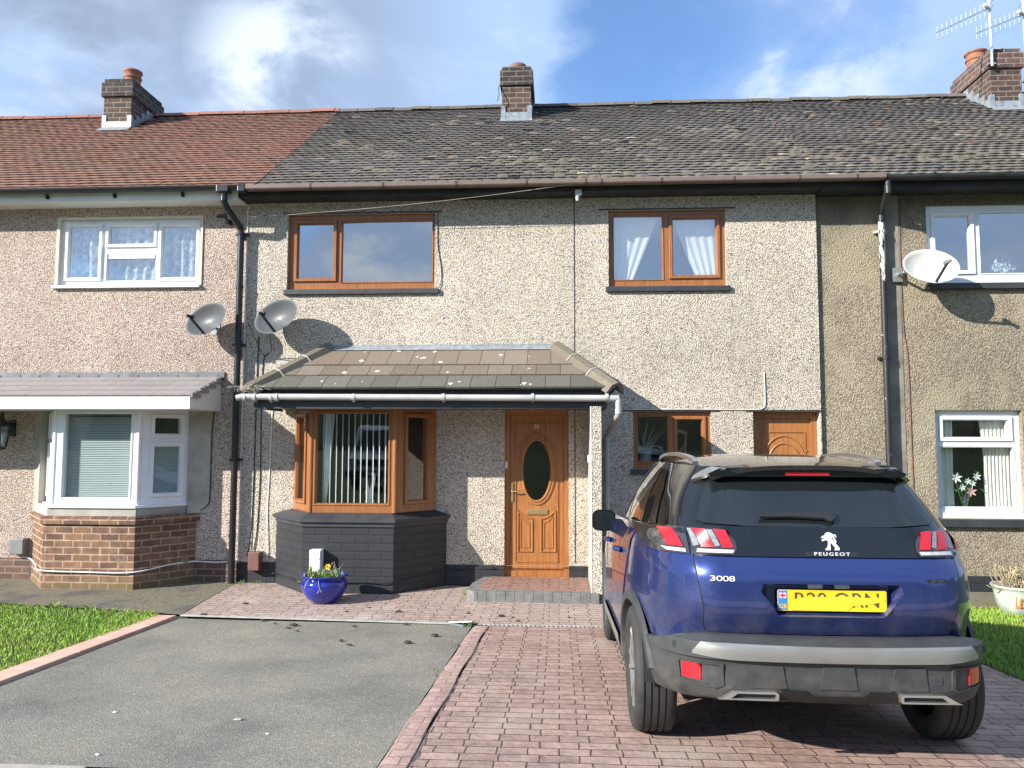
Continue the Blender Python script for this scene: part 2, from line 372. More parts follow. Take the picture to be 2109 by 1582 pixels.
def cdt(poly, holes=(), step=.05):   # fill a 2D polygon (with holes) by a fine triangle mesh
    pts = []; edges = []
    def ring(p):
        o = len(pts); q = []
        for i in range(len(p)):
            a, b = p[i], p[(i+1) % len(p)]; L = math.hypot(b[0]-a[0], b[1]-a[1]); n = max(1, int(L/step))
            q += [(a[0]+(b[0]-a[0])*k/n, a[1]+(b[1]-a[1])*k/n) for k in range(n)]
        pts.extend(q); m = len(q); edges.extend((o+i, o+(i+1) % m) for i in range(m)); return q
    def inside(p, x, y):
        r = False; n = len(p)
        for i in range(n):
            (x0, y0), (x1, y1) = p[i], p[(i+1) % n]
            if (y0 > y) != (y1 > y) and x < (x1-x0)*(y-y0)/(y1-y0)+x0: r = not r
        return r
    ring(poly); hs = [ring(h) for h in holes]
    xs = [p[0] for p in poly]; ys = [p[1] for p in poly]
    x = min(xs)+step/2
    while x < max(xs):
        y = min(ys)+step/2
        while y < max(ys):
            if inside(poly, x, y) and not any(inside(h, x, y) for h in holes):
                if min(math.hypot(x-p[0], y-p[1]) for p in pts[:600]) > step*.35: pts.append((x, y))
            y += step
        x += step
    r = geometry.delaunay_2d_cdt([Vector(p) for p in pts], edges, [], 0, 1e-5)
    V = [tuple(v) for v in r[0]]; F = []
    for f in r[2]:
        cxx = sum(V[i][0] for i in f)/len(f); cyy = sum(V[i][1] for i in f)/len(f)
        if inside(poly, cxx, cyy) and not any(inside(h, cxx, cyy) for h in holes): F.append(tuple(f))
    return V, F
# ------------------------------------------------------------------ house helpers
def flat(Y): return lambda u, d, z: (u, Y+d, z)
def seg(p0, p1):                 # a vertical plane through two plan points; u runs p0 -> p1, d inwards (left of travel)
    p0, p1 = Vector(p0), Vector(p1); t = (p1-p0).normalized(); n = Vector((-t.y, t.x))
    return (lambda u, d, z: (p0.x+t.x*u+n.x*d, p0.y+t.y*u+n.y*d, z)), (p1-p0).length
def plate(mb, mp, u0, u1, z0, z1, holes, d0, d1, back=True, rim=True):
    us = sorted({u0, u1, *[h[0] for h in holes], *[h[1] for h in holes]}); zs = sorted({z0, z1, *[h[2] for h in holes], *[h[3] for h in holes]})
    us = [u for u in us if u0-1e-6 <= u <= u1+1e-6]; zs = [z for z in zs if z0-1e-6 <= z <= z1+1e-6]
    for a, b in zip(us, us[1:]):
        for c, d in zip(zs, zs[1:]):
            m, k = (a+b)/2, (c+d)/2
            if any(h[0] < m < h[1] and h[2] < k < h[3] for h in holes): continue
            mb.add([mp(a,d0,c), mp(b,d0,c), mp(b,d0,d), mp(a,d0,d)], [(0,1,2,3)])
            if back: mb.add([mp(a,d1,c), mp(b,d1,c), mp(b,d1,d), mp(a,d1,d)], [(3,2,1,0)])
    for h in holes: mb_ring(mb, mp, h, h, d0, d1, True)
    if rim: mb_ring(mb, mp, (u0,u1,z0,z1), (u0,u1,z0,z1), d0, d1, False)
def mb_ring(mb, mp, a, b, d0, d1, inner):
    A = [(a[0],a[2]),(a[1],a[2]),(a[1],a[3]),(a[0],a[3])]; B = [(b[0],b[2]),(b[1],b[2]),(b[1],b[3]),(b[0],b[3])]
    v = [mp(u,d0,z) for u,z in A]+[mp(u,d1,z) for u,z in B]
    f = [(i,(i+1)%4,4+(i+1)%4,4+i) for i in range(4)]
    mb.add(v, [q if inner else q[::-1] for q in f])
def grow(h, m): return (h[0]-m, h[1]+m, h[2]-m, h[3]+m)
def sash(mb, mp, pane, m, raise_, d=0.0):
    o = grow(pane, m)
    mb_ring(mb, mp, o, o, d-raise_, d, False)
    mb_ring(mb, mp, o, grow(o, -.006), d-raise_, d-raise_-.006, True)
    i = grow(pane, .014)
    mb_ring(mb, mp, grow(o, -.006), i, d-raise_-.006, d-raise_-.006, True)
    mb_ring(mb, mp, i, pane, d-raise_-.006, d+.012, True)
def window(parent, mp, box, panes, fmat, gmat='window_glass', sashes=(), depth=.07, name='window', sill=None, smat=None, bead=.018, label=None):
    mb = MB(); plate(mb, mp, *box, panes, 0.0, depth)
    for i, p in enumerate(panes):
        if i not in sashes: sash(mb, mp, p, bead, .004)
    w = mb.obj(name, fmat, parent, recalc=False)
    if label: w['label'] = label
    for i, p in enumerate(panes):
        if i in sashes:
            q = MB(); sash(q, mp, p, .052, .020); q.obj('sash', fmat, w, recalc=False)
        q = MB(); q.add([mp(p[0]-.005,.022,p[2]-.005), mp(p[1]+.005,.022,p[2]-.005), mp(p[1]+.005,.022,p[3]+.005), mp(p[0]-.005,.022,p[3]+.005)], [(0,1,2,3)])
        q.obj('pane', gmat, w, recalc=False)
    if sill: 
        q = MB(); q.box(*sill); q.obj('sill', smat, w, bevel=.006)
    return w
def gutter(parent, x0, x1, y, z, mat, r=.055, brackets=(), square=False, name='gutter'):
    mb = MB()
    prof = [(math.cos(a), math.sin(a)) for a in np.linspace(math.pi, 2*math.pi, 9)] if not square else [(-1,0),(-1,-.75),(-.8,-1),(.8,-1),(1,-.75),(1,0)]
    th = .9; n = len(prof)
    P = [(a*r, b*r) for a, b in prof] + [(a*r*th, b*r*th+.002) for a, b in reversed(prof)]
    mb.prism(P, x0, x1, lambda a, b, h: (h, y+a, z+b))
    g = mb.obj(name, mat, parent)
    for bx in brackets:
        q = MB(); P2 = [(a*r*1.09, b*r*1.09) for a, b in prof] + [(a*r*1.005, b*r*1.005) for a, b in reversed(prof)]
        q.prism(P2, bx-.012, bx+.012, lambda a, b, h: (h, y+a, z+b)); q.obj('gutter_bracket', 'brown_bracket' if mat == 'brown_plastic' else mat, g)
    return g
def pipe(parent, pts, r, mat, clips=(), collars=(), name='downpipe', bend=.06):
    P = [Vector(p) for p in pts]; Q = [P[0]]
    for i in range(1, len(P)-1):
        a = (P[i-1]-P[i]); b = (P[i+1]-P[i]); k = min(bend, a.length*.45, b.length*.45)
        s0 = P[i]+a.normalized()*k; s1 = P[i]+b.normalized()*k
        for t in (0, .25, .5, .75, 1): Q.append(s0*(1-t)**2 + P[i]*2*t*(1-t) + s1*t*t)
    Q.append(P[-1]); mb = MB(); mb.tube(Q, r, 12)
    for z, k in collars:
        c = next((P[i]+(P[i+1]-P[i])*((z-P[i].z)/(P[i+1].z-P[i].z)) for i in range(len(P)-1) if min(P[i].z,P[i+1].z) <= z <= max(P[i].z,P[i+1].z) and abs(P[i].z-P[i+1].z) > .05), None)
        if c: mb.tube([c+Vector((0,0,-k)), c+Vector((0,0,k))], r*1.14, 12)
    o = mb.obj(name, mat, parent, smooth=True, autosmooth=50)
    for (x, y, z, y1) in clips:
        q = MB(); q.lathe([(r*1.22,-.018),(r*1.22,.018)], (x,y,z), 14); q.box(x-r*1.9, x+r*1.9, y+r*.4, y1, z-.016, z+.016); q.obj('pipe_bracket', mat, o)
    return o
def cable(parent, pts, r, mat, name='cable'):
    mb = MB(); P = [Vector(p) for p in pts]; Q = []
    for i in range(len(P)-1):
        p0, p1, p2, p3 = P[max(i-1,0)], P[i], P[i+1], P[min(i+2,len(P)-1)]
        for t in np.linspace(0, 1, 5)[:-1]:
            Q.append(.5*((2*p1)+(p2-p0)*t+(2*p0-5*p1+4*p2-p3)*t*t+(3*p1-p0-3*p2+p3)*t**3))
    Q.append(P[-1]); mb.tube(Q, r, 6)
    return mb.obj(name, mat, parent, smooth=True)
EAVE_Y, EAVE_Z, RIDGE_Y, RIDGE_Z = -.36, 5.175, 3.4, 7.83
def roofpt(x, t, h=0.0):
    dy, dz = RIDGE_Y-EAVE_Y, RIDGE_Z-EAVE_Z; L = math.hypot(dy, dz)
    return (x - 0.0, EAVE_Y+dy*t - dz/L*h, EAVE_Z+dz*t + dy/L*h)
def tiled_roof(parent, x0, x1, mat, colfn, rows=37, tw=.150, seed=1, camber=.006, lift=.015, jit=.003, skip=(), edge0=None):
    rr = random.Random(seed); mb = MB(); L = math.hypot(RIDGE_Y-EAVE_Y, RIDGE_Z-EAVE_Z)
    n = int((x1-x0)/tw)
    for r in range(rows):
        t0 = r/rows; t1 = (r+1.35)/rows; off = (r % 2)*tw/2 + rr.uniform(-.028, .028) + rr.uniform(-.028, .028)
        for k in range(-1, n+1):
            a = x0+k*tw+off; b = a+tw-.004-rr.random()*.006
            xa, xb = max(a, x0), min(b, x1)
            if edge0: xa = max(xa, x0+edge0(r))
            if xb-xa < .02: continue
            if any(q[0] < (xa+xb)/2 < q[1] and q[2] < t0 < q[3] for q in skip): continue
            j = rr.gauss(0, jit); tl = t0 + rr.gauss(0, .0005)
            h0 = lift+j; c = colfn(rr, (xa+xb)/2, t0); xm = (xa+xb)/2; tilt = rr.gauss(0, .0008)
            cm = camber*(1+rr.gauss(0, .35)); tm = t0+.35/rows; th = .014
            hh = lambda t: h0*(1-(t-t0)/(t1-t0))+.002
            top = [roofpt(xa, tl, h0-cm-tilt), roofpt(xm, tl-.0008, h0+cm), roofpt(xb, tl, h0-cm+tilt), roofpt(xa, t1, .001-cm), roofpt(xm, t1, .001), roofpt(xb, t1, .001-cm)]
            bot = [roofpt(xa, tl, h0-cm-tilt-th), roofpt(xm, tl-.0008, h0+cm-th), roofpt(xb, tl, h0-cm+tilt-th)]
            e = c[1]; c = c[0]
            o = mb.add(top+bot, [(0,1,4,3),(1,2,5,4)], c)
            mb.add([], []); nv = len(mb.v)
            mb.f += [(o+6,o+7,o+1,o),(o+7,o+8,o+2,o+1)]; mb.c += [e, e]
            mb.v += [roofpt(xa, t1, -.01), roofpt(xb, t1, -.01)]
            mb.f += [(o+6,o,o+3,nv),(o+2,o+8,nv+1,o+5)]; mb.c += [c, c]
    return mb.obj('roof', mat, parent, recalc=False)
def under_roof(mb, x0, x1):
    a, b = roofpt(x0, 0, -.02), roofpt(x1, 0, -.02); c, d = roofpt(x1, 1, -.02), roofpt(x0, 1, -.02)
    mb.add([a, b, c, d], [(0,1,2,3)])
    mb.add([c, d, (x0, 7.2, EAVE_Z), (x1, 7.2, EAVE_Z)], [(1,0,3,2)])
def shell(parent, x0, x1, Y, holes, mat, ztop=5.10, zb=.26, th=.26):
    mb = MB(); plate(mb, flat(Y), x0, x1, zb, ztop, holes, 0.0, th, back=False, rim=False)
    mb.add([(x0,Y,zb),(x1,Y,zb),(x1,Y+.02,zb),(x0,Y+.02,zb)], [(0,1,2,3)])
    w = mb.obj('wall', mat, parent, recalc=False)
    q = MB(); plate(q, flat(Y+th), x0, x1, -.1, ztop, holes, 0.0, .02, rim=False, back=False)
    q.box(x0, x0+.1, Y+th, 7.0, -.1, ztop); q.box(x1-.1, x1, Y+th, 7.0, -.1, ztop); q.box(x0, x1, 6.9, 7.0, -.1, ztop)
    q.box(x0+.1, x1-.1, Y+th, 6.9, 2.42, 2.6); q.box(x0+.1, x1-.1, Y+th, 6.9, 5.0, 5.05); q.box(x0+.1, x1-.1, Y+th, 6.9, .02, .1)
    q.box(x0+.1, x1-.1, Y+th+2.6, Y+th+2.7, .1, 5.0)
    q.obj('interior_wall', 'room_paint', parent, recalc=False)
    return w
def ridge_row(parent, x0, x1, mat, colfn, step=.33, r=.12, seed=3, name='ridge_tiles'):
    rr = random.Random(seed); mb = MB(); x = x0
    while x < x1-.02:
        e = min(x+step, x1); dz = rr.gauss(0, .006); c = colfn(rr)
        for (rad_, xa, xb) in ((r, x+.012, e), (r*.93, x, x+.013)):
            v = []
            for xx in (xa, xb):
                for k in range(9):
                    a = math.pi*(.06+.88*k/8); v.append((xx, RIDGE_Y-rad_*math.cos(a), RIDGE_Z-.055+dz+rad_*math.sin(a)*.95))
            f = [(k, k+1, 10+k, 9+k) for k in range(8)]
            mb.add(v, [q[::-1] for q in f], c)
            mb.add([(xa, RIDGE_Y-rad_*math.cos(math.pi*(.06+.88*k/8)), RIDGE_Z-.055+dz+rad_*math.sin(math.pi*(.06+.88*k/8))*.95) for k in range(9)], [tuple(range(9))], tuple(q*.6 for q in c))
        x = e
    return mb.obj(name, mat, parent, recalc=False)
def chimney(parent, x0, x1, y0, y1, zb, ztop, mat_l, mat_u, corbel=.035, zc=None, capz=.06):
    zc = zc or ztop-.33
    mb = MB(); mb.box(x0, x1, y0, y1, zb, zc); ch = mb.obj('chimney', mat_l, parent, bevel=.006)
    q = MB(); q.box(x0-corbel, x1+corbel, y0-corbel, y1+corbel, zc+.001, ztop-.075); q.box(x0-.004, x1+.004, y0-.004, y1+.004, ztop-.074, ztop); q.obj('corbel', mat_u, ch, bevel=.012)
    q = MB(); f = (RIDGE_Z-EAVE_Z)/(RIDGE_Y-EAVE_Y); zf = EAVE_Z+f*(y0-EAVE_Y)
    q.box(x0-.012, x1+.012, y0-.012, y0+.02, zf-.06, zf+.13); q.box(x0-.014, x0+.06, y0-.016, y0+.05, zf-.05, zf+.24); q.box(x1-.06, x1+.014, y0-.016, y0+.05, zf-.05, zf+.24)
    q.add([(x0-.02,y0-.014,zf+.03),(x1+.02,y0-.014,zf+.03),(x1+.03,y0-.16,zf-.085),(x0-.03,y0-.16,zf-.085)], [(3,2,1,0)])
    for xx, s in ((x1+.004, 1), (x0-.004, -1)):
        for k in range(5):
            ya = y0+k*(RIDGE_Y-y0)/5; yb = y0+(k+1)*(RIDGE_Y-y0)/5; za = EAVE_Z+f*(ya-EAVE_Y)
            q.box(min(xx, xx+s*.008), max(xx, xx+s*.008), ya, yb, za-.03, za+.20)
    q.obj('flashing', 'lead', ch, recalc=True)
    return ch
def pot(parent, c, h, r, mat, n=24, lid=False):
    mb = MB()
    if lid: prof = [(r*.85,-.1),(r*.9,h*.25),(r*1.25,h*.45),(r*1.32,h*.62),(r*1.30,h*.8),(r*1.12,h*.95),(r*.9,h),(r*.8,h*.9),(r*.75,-.1)]
    else: prof = [(r,-.1),(r*.98,h*.25),(r*1.0,h*.55),(r*1.12,h*.6),(r*1.12,h*.66),(r*1.02,h*.70),(r*1.04,h*.85),(r*1.2,h*.92),(r*1.2,h),(r*1.0,h),(r*.9,h*.8),(r*.85,-.1)]
    mb.lathe(prof, c, n, cap=False); return mb.obj('chimney_pot', mat, parent, smooth=True, autosmooth=40)
def wavy(mb, x0, x1, y, z0, z1, amp, waves, xt=None, nu=60, nv=10, ph=0.0, xf=None):
    xf = xf or (lambda u, v: x0+(x1-x0)*u)
    mb.grid(lambda u, v: (xf(u, v), y+amp*math.sin(u*waves*2*math.pi+ph+.6*math.sin(v*2)), z0+(z1-z0)*v), nu, nv)
# ------------------------------------------------------------------ middle house
H = thing('terraced_house', 'middle terraced house in pale pebbledash with brown windows, dark tiled roof and black painted bay', 'house', (-.4, 0, 0), 'houses of the terrace')
wA = (-3.64, -1.64, 3.87, 4.90); wB = (.66, 2.18, 3.87, 4.89); wC = (.96, 1.95, 1.50, 2.24); dF = (-.70, .13, .10, 2.26); dG = (2.48, 3.32, .10, 2.24)
bayH = (-3.44, -1.62, .30, 2.26)
shell(H, -4.195, 3.335, 0.0, [wA, wB, wC, dF, dG, bayH], 'dash_cream')
pl = MB()
for a, b in ((-4.195, -3.70), (-1.45, -.70), (.13, 3.335)): pl.box(a, b, -.012, .02, -.2, .265, skip='b')
pl.box(-.70, .13, .03, .2, -.2, .10); pl.obj('plinth', 'paint_plinth', H)
YF = .055
def fl(Y): return flat(Y)
window(H, fl(YF), wA, [(-3.51, -3.03, 4.04, 4.775), (-2.905, -1.685, 3.98, 4.80)], 'golden_oak', sashes=(0,), sill=(-3.67, -1.58, -.045, YF+.02, 3.80, 3.868), smat='slate_black', label='two pane window with wide fixed pane')
window(H, fl(YF), wB, [(.735, 1.365, 3.975, 4.82), (1.505, 2.06, 4.03, 4.775)], 'golden_oak', sashes=(1,), sill=(.62, 2.22, -.045, YF+.02, 3.80, 3.868), smat='slate_black', label='squarish two pane window with net curtains behind')
window(H, fl(YF), wC, [(1.025, 1.40, 1.60, 2.175), (1.535, 1.84, 1.66, 2.13)], 'golden_oak', 'window_glass_low', sashes=(1,), sill=(.92, 1.99, -.04, YF+.02, 1.43, 1.498), smat='slate_black', label='small ground floor window with a plant behind')
ln = MB()
for a, b, z in ((-3.71, -1.55, 4.902), (.53, 2.31, 4.892), (.82, 2.05, 2.245), (2.38, 3.33, 2.245)): ln.box(a, b, -.016, .03, z, z+.014)
ln.obj('drip_bead', 'black_paint', H)
# roof
def dark_tile(rr, x, t):
    b = rr.gauss(.118, .008)*(1+.13*math.sin(x*.9+t*4)*math.sin(t*6.5-x*.5+2)+.07*math.sin(x*3.1+t*13)); g = .85+.3*rr.random(); warm = rr.random()
    mo = max(0, math.sin(x*1.9+t*5)*math.sin(t*8+x*.6))*(1-t); c = (b*(1.13-.05*mo), b*(1.0-.01*mo), b*(.88-.10*mo)) if warm < .94 else ((b*1.05, b*.98, b*.92) if warm < .98 else (b*1.25, b*.95, b*.80))
    patch = .5+.5*math.sin(x*1.3+math.sin(t*9+x*.4)*2)*math.sin(t*7+x*.7+1)
    p = .004+.13*max(0, (.62-t))*patch**2
    e = tuple(q*.22 for q in c)  # front edge coloured darker, painting in the shadow line below each row
    if rr.random() < p: c = (.34, .29, .21) if rr.random() < .4 else (.23, .195, .145)
    elif rr.random() < p*5+.015: e = (.44, .37, .26)
    if rr.random() < .008: c = (.02, .02, .02)
    if t > .55: c = tuple(q*(1-.22*(t-.55)/.45) for q in (c[0]*.97, c[1]*.99, c[2]*1.04))
    return c, e
def slope_edge(r): return .10*(1-r/37)
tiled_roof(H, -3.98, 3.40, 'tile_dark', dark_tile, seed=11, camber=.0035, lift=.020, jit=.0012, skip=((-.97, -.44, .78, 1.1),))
u = MB(); under_roof(u, -4.0, 3.4); u.obj('roof_underlay', 'black_soot', H, recalc=False)
ridge_row(H, -3.95, 3.40, 'tile_dark', lambda rr: (lambda f_: (.125*f_, .113*f_, .10*f_))(rr.uniform(.8, 1.15)), seed=5)
ch = chimney(H, -.945, -.455, 2.6, 3.65, 6.9, 8.20, 'brick_chimney', 'brick_sooty', zc=7.86)
pot(ch, (-.69, 2.95, 8.20), .19, .125, 'terracotta_dark', lid=True)
cable(ch, [(-.95, 2.62, 7.95), (-1.0, 2.55, 7.8), (-.985, 2.5, 7.66), (-1.02, 2.5, 7.55)], .006, 'black_plastic', 'loose_wire')
# eaves
gutter(H, -4.10, 4.05, -.40, 5.165, 'brown_plastic', .058, [-3.2, -2.25, -1.3, -.4, .35, .55, 1.3, 2.2, 3.0, 3.7], square=True)
f = MB(); f.box(-4.19, 3.33, -.31, -.285, 5.05, 5.20); f.box(-4.19, 3.33, -.285, .0, 5.06, 5.08); f.obj('fascia', 'black_soot', H)
q = MB(); q.lathe([(.02, -.1), (.03, -.05), (.012, 0)], (.25, -.30, 5.03), 8); q.box(.22, .30, -.33, -.30, 5.0, 5.07); q.obj('cable_clamp', 'grey_pipe', H)
# porch canopy with hipped ends
ct = [0, .28, .53, 1.0]
XF0, XF1, XR0, XR1 = -3.70, .66, -3.04, -.02
YC, ZC0, ZC1 = -1.0, 2.47, 3.075
cn = MB(); rr = random.Random(4)
for r in range(3):
    t0, t1 = ct[r], min(1, ct[r+1]+.06)
    P = lambda x, t, h: (x, YC*(1-t) - .5*h, ZC0+(ZC1-ZC0)*t+.86*h)
    xl = lambda t: XF0+(XR0-XF0)*t; xr = lambda t: XF1+(XR1-XF1)*t
    k = -1; tw = .296
    while True:
        a = XF0-.3+k*tw+(r % 2)*tw*.5+r*.03; b = a+tw-.006; k += 1
        if a > XF1: break
        A0, B0 = max(a, xl(t0)), min(b, xr(t0)); A1, B1 = max(a, xl(t1)), min(b, xr(t1))
        if B0-A0 < .01: continue
        if B1 < A1: A1 = B1 = min(max(A1, xl(t1)), xr(t1))
        base = rr.gauss(0, .012); c = (.165+base, .138+base, .105+base) if r else (.12+base, .115+base, .095+base)
        if r == 2: c = (.19+base, .15+base, .115+base)
        h = .028+rr.gauss(0, .0015)
        cn.add([P(A0,t0,h), P(B0,t0,h), P(B1,t1,.006), P(A1,t1,.006), P(A0,t0,h-.024), P(B0,t0,h-.024), P(A1,t1,-.02), P(B1,t1,-.02)], [(0,1,2,3),(4,5,1,0),(4,0,3,6),(1,5,7,2)], c)
canopy = cn.obj('canopy', 'tile_flat', H, recalc=False)
u = MB()
u.add([(XF0,YC,ZC0-.01),(XF1,YC,ZC0-.01),(XR1,-.001,ZC1-.01),(XR0,-.001,ZC1-.01),(XF0-.0,-.001,ZC0-.02),(XF1,-.001,ZC0-.02),(XF0,YC,ZC0-.03),(XF1,YC,ZC0-.03)], [(0,1,2,3),(0,3,4),(1,5,2),(6,4,5,7)])
u.obj('canopy_decking', 'black_soot', canopy, recalc=False)
def hip(x0, x1, s):
    m = MB(); a = Vector((x0, YC-.02, ZC0+.015)); b = Vector((x1, .0, ZC1+.035)); n = 3
    for i in range(n):
        p = a+(b-a)*(i/n); q = a+(b-a)*((i+1)/n-.012); d = (q-p).normalized(); sd = d.cross(Vector((0,0,1))).normalized(); upv = sd.cross(d)
        sec = [(-.135,-.085),(-.075,.025),(0,.055),(.075,.025),(.135,-.085),(.115,-.095),(0,.02),(-.115,-.095)]
        f_ = rr.uniform(.85, 1.15); c = (.155*f_, .135*f_, .10*f_)
        v = [tuple(p+sd*u_+upv*w_) for u_, w_ in sec]+[tuple(q+sd*u_+upv*w_) for u_, w_ in sec]
        f = [(k,(k+1)%8,8+(k+1)%8,8+k) for k in range(8)]+[tuple(range(7,-1,-1)), tuple(range(8,16))]
        m.add(v, f, c)
    m.obj('hip_tiles', 'tile_flat', canopy)
    m = MB()
    for i in (1, 2):
        p = a+(b-a)*(i/n); d = (b-a).normalized(); sd = d.cross(Vector((0,0,1))).normalized(); upv = sd.cross(d)
        m.tube([p-sd*.135-upv*.08, p-sd*.075+upv*.025, p+upv*.054, p+sd*.075+upv*.025, p+sd*.135-upv*.08], .012, 6)
    m.obj('mortar_joint', 'concrete_grey', canopy)
hip(XF0-.02, XR0, 1); hip(XF1+.02, XR1, -1)
m = MB(); m.add([(XR0,-.006,ZC1+.03),(XR1,-.006,ZC1+.03),(XR1+.03,-.10,ZC1-.035),(XR0-.03,-.10,ZC1-.035)], [(3,2,1,0)]); m.box(XR0-.02, XR1+.02, -.012, .0, ZC1-.0, ZC1+.045); m.obj('flashing', 'lead', canopy, recalc=False)
m = MB()
for i in range(26):
    r = rr.choice((0,0,1,1,2,2,2)); t = rr.uniform(ct[r]+.03, ct[r+1]-.03); x = rr.uniform(XF0+.75, XF1-.75); s_ = rr.choice((.012, .015, .02, .03, .034))
    c = Vector((x, YC*(1-t), ZC0+(ZC1-ZC0)*t+.0235)); n = 9; ex = Vector((1,0,0)); ey = Vector((0, -YC, ZC1-ZC0)).normalized()
    hh = .028*(1-(t-ct[r])/(ct[r+1]-ct[r]+.06))+.004; nn = Vector((0, -(ZC1-ZC0), -YC)).normalized()
    c = Vector((x, YC*(1-t), ZC0+(ZC1-ZC0)*t))+nn*hh*1.02
    m.add([c+(ex*math.cos(2*math.pi*k/n)+ey*math.sin(2*math.pi*k/n))*s_*rr.uniform(.6, 1.2) for k in range(n)], [tuple(range(n))])
m.obj('lichen_spot', 'lichen', canopy, recalc=False)
f = MB(); f.box(-3.66, .56, -.955, -.93, 2.235, 2.46); f.box(-3.66, -3.64, -.93, -.03, 2.235, 2.44); f.box(.54, .56, -.93, -.03, 2.235, 2.44); f.box(-3.64, .54, -.93, .0, 2.262, 2.272); f.obj('canopy_fascia', 'black_paint', H)
g = MB(); g.tube([(-3.84,-1.03,2.36),(-3.78,-1.03,2.375),(.70,-1.03,2.352)], .038, 12)
for x, r in ((-3.74,.046),(-3.62,.05),(-3.42,.046),(-3.35,.05),(-2.42,.046),(-1.35,.046),(-.30,.046),(.56,.048)): g.tube([(x-.018,-1.03,2.365),(x+.018,-1.03,2.365)], r, 12)
for x in (-3.62,-3.42,-2.42,-1.35,-.30,.56): g.box(x-.01, x+.01, -1.03, -.955, 2.31, 2.40)
cg = g.obj('canopy_gutter', 'grey_pipe', H, smooth=True, autosmooth=45)
pipe(H, [(.695,-1.03,2.35),(.695,-1.03,2.16),(.63,-.12,1.96),(.62,-.075,1.90),(.615,-.075,1.05),(.615,-.075,.02)], .036, 'grey_pipe', clips=[(.615,-.075,1.88,0.0),(.615,-.075,1.1,0.0)], collars=((1.80,.03),(2.2,.03)), bend=.05)
m = MB()
for i in range(30):
    x = -3.66+rr.gauss(0,.06); m.tube([(x,-1.0+rr.gauss(0,.03),2.43),(x+rr.gauss(0,.05),-1.03+rr.gauss(0,.03),2.46+rr.random()*.06),(x+rr.gauss(0,.1),-1.04+rr.gauss(0,.03),2.45+rr.random()*.05)], .0035, 4)
m.obj('nest_twigs', 'concrete_grey', canopy)
# porch side wall
m = MB(); m.box(.375, .50, -.985, .0, .10, 2.262); m.obj('porch_wall', 'dash_cream', H, bevel=.008)
m = MB(); m.box(.368, .383, -.99, -.975, .12, 2.26); m.obj('corner_bead', 'white_bead', H)
# bay
BP = [(-3.70, .0), (-3.14, -.62), (-2.01, -.62), (-1.45, .0)]
bw = MB()
for p0, p1 in zip(BP, BP[1:]):
    mp, L = seg(p0, p1); plate(bw, mp, 0, L, -.2, .86, [], 0.0, .1, back=False, rim=False)
bay = bw.obj('bay_wall', 'brick_black_paint', H, recalc=False)
m = MB(); cap0 = [(-3.75, .0), (-3.165, -.665), (-1.985, -.665), (-1.40, .0)]; cap1 = [(-3.50, .0), (-3.09, -.53), (-2.05, -.53), (-1.60, .0)]
m.prism(cap0, .855, .895); m.add([(x,y,.895) for x,y in cap0]+[(x,y,.965) for x,y in cap1], [(i,i+1,5+i,4+i) for i in range(3)]); m.prism([(a*1.0,b) for a,b in [(-3.715,.0),(-3.15,-.637),(-2.0,-.637),(-1.435,.0)]], .80, .854)
m.obj('bay_coping', 'slate_black', bay, bevel=.004)
WP = [(-3.47, -.02), (-3.085, -.53), (-2.025, -.53), (-1.60, -.02)]
zb, zt = .965, 2.262
mp, L = seg(WP[0], WP[1]); window(H, mp, (0, L-.02, zb, zt), [(.15, L-.20, 1.11, 2.15)], 'golden_oak', 'window_glass_low', sashes=(0,), name='bay_side_window', label='narrow left side light of the bay')
mp, L = seg(WP[1], WP[2]); window(H, mp, (0, L, zb, zt), [(.07, L-.085, 1.08, 2.19)], 'golden_oak', 'window_glass_low', name='bay_window', bead=.03, label='wide middle light of the bay with vertical blind')
mp, L = seg(WP[2], WP[3]); window(H, mp, (.02, L, zb, zt), [(.20, L-.16, 1.11, 2.15)], 'golden_oak', 'window_glass_low', sashes=(0,), name='bay_side_window', label='narrow right side light of the bay')
m = MB()
for x, y in (WP[1], WP[2]): m.tube([(x, y+.02, zb), (x, y+.02, zt)], .035, 12)
m.obj('bay_corner_post', 'golden_oak', H, smooth=True, autosmooth=40)
m = MB()
for x, s in ((-3.44, -1), (-1.62, 1)): m.box(min(x, x+s*.02), max(x, x+s*.02), -.0, .25, .9, 2.26)
m.prism([(-3.46,0),(-3.0,-.5),(-2.1,-.5),(-1.62,0)], .94, .962); m.obj('window_board', 'white_upvc', H)
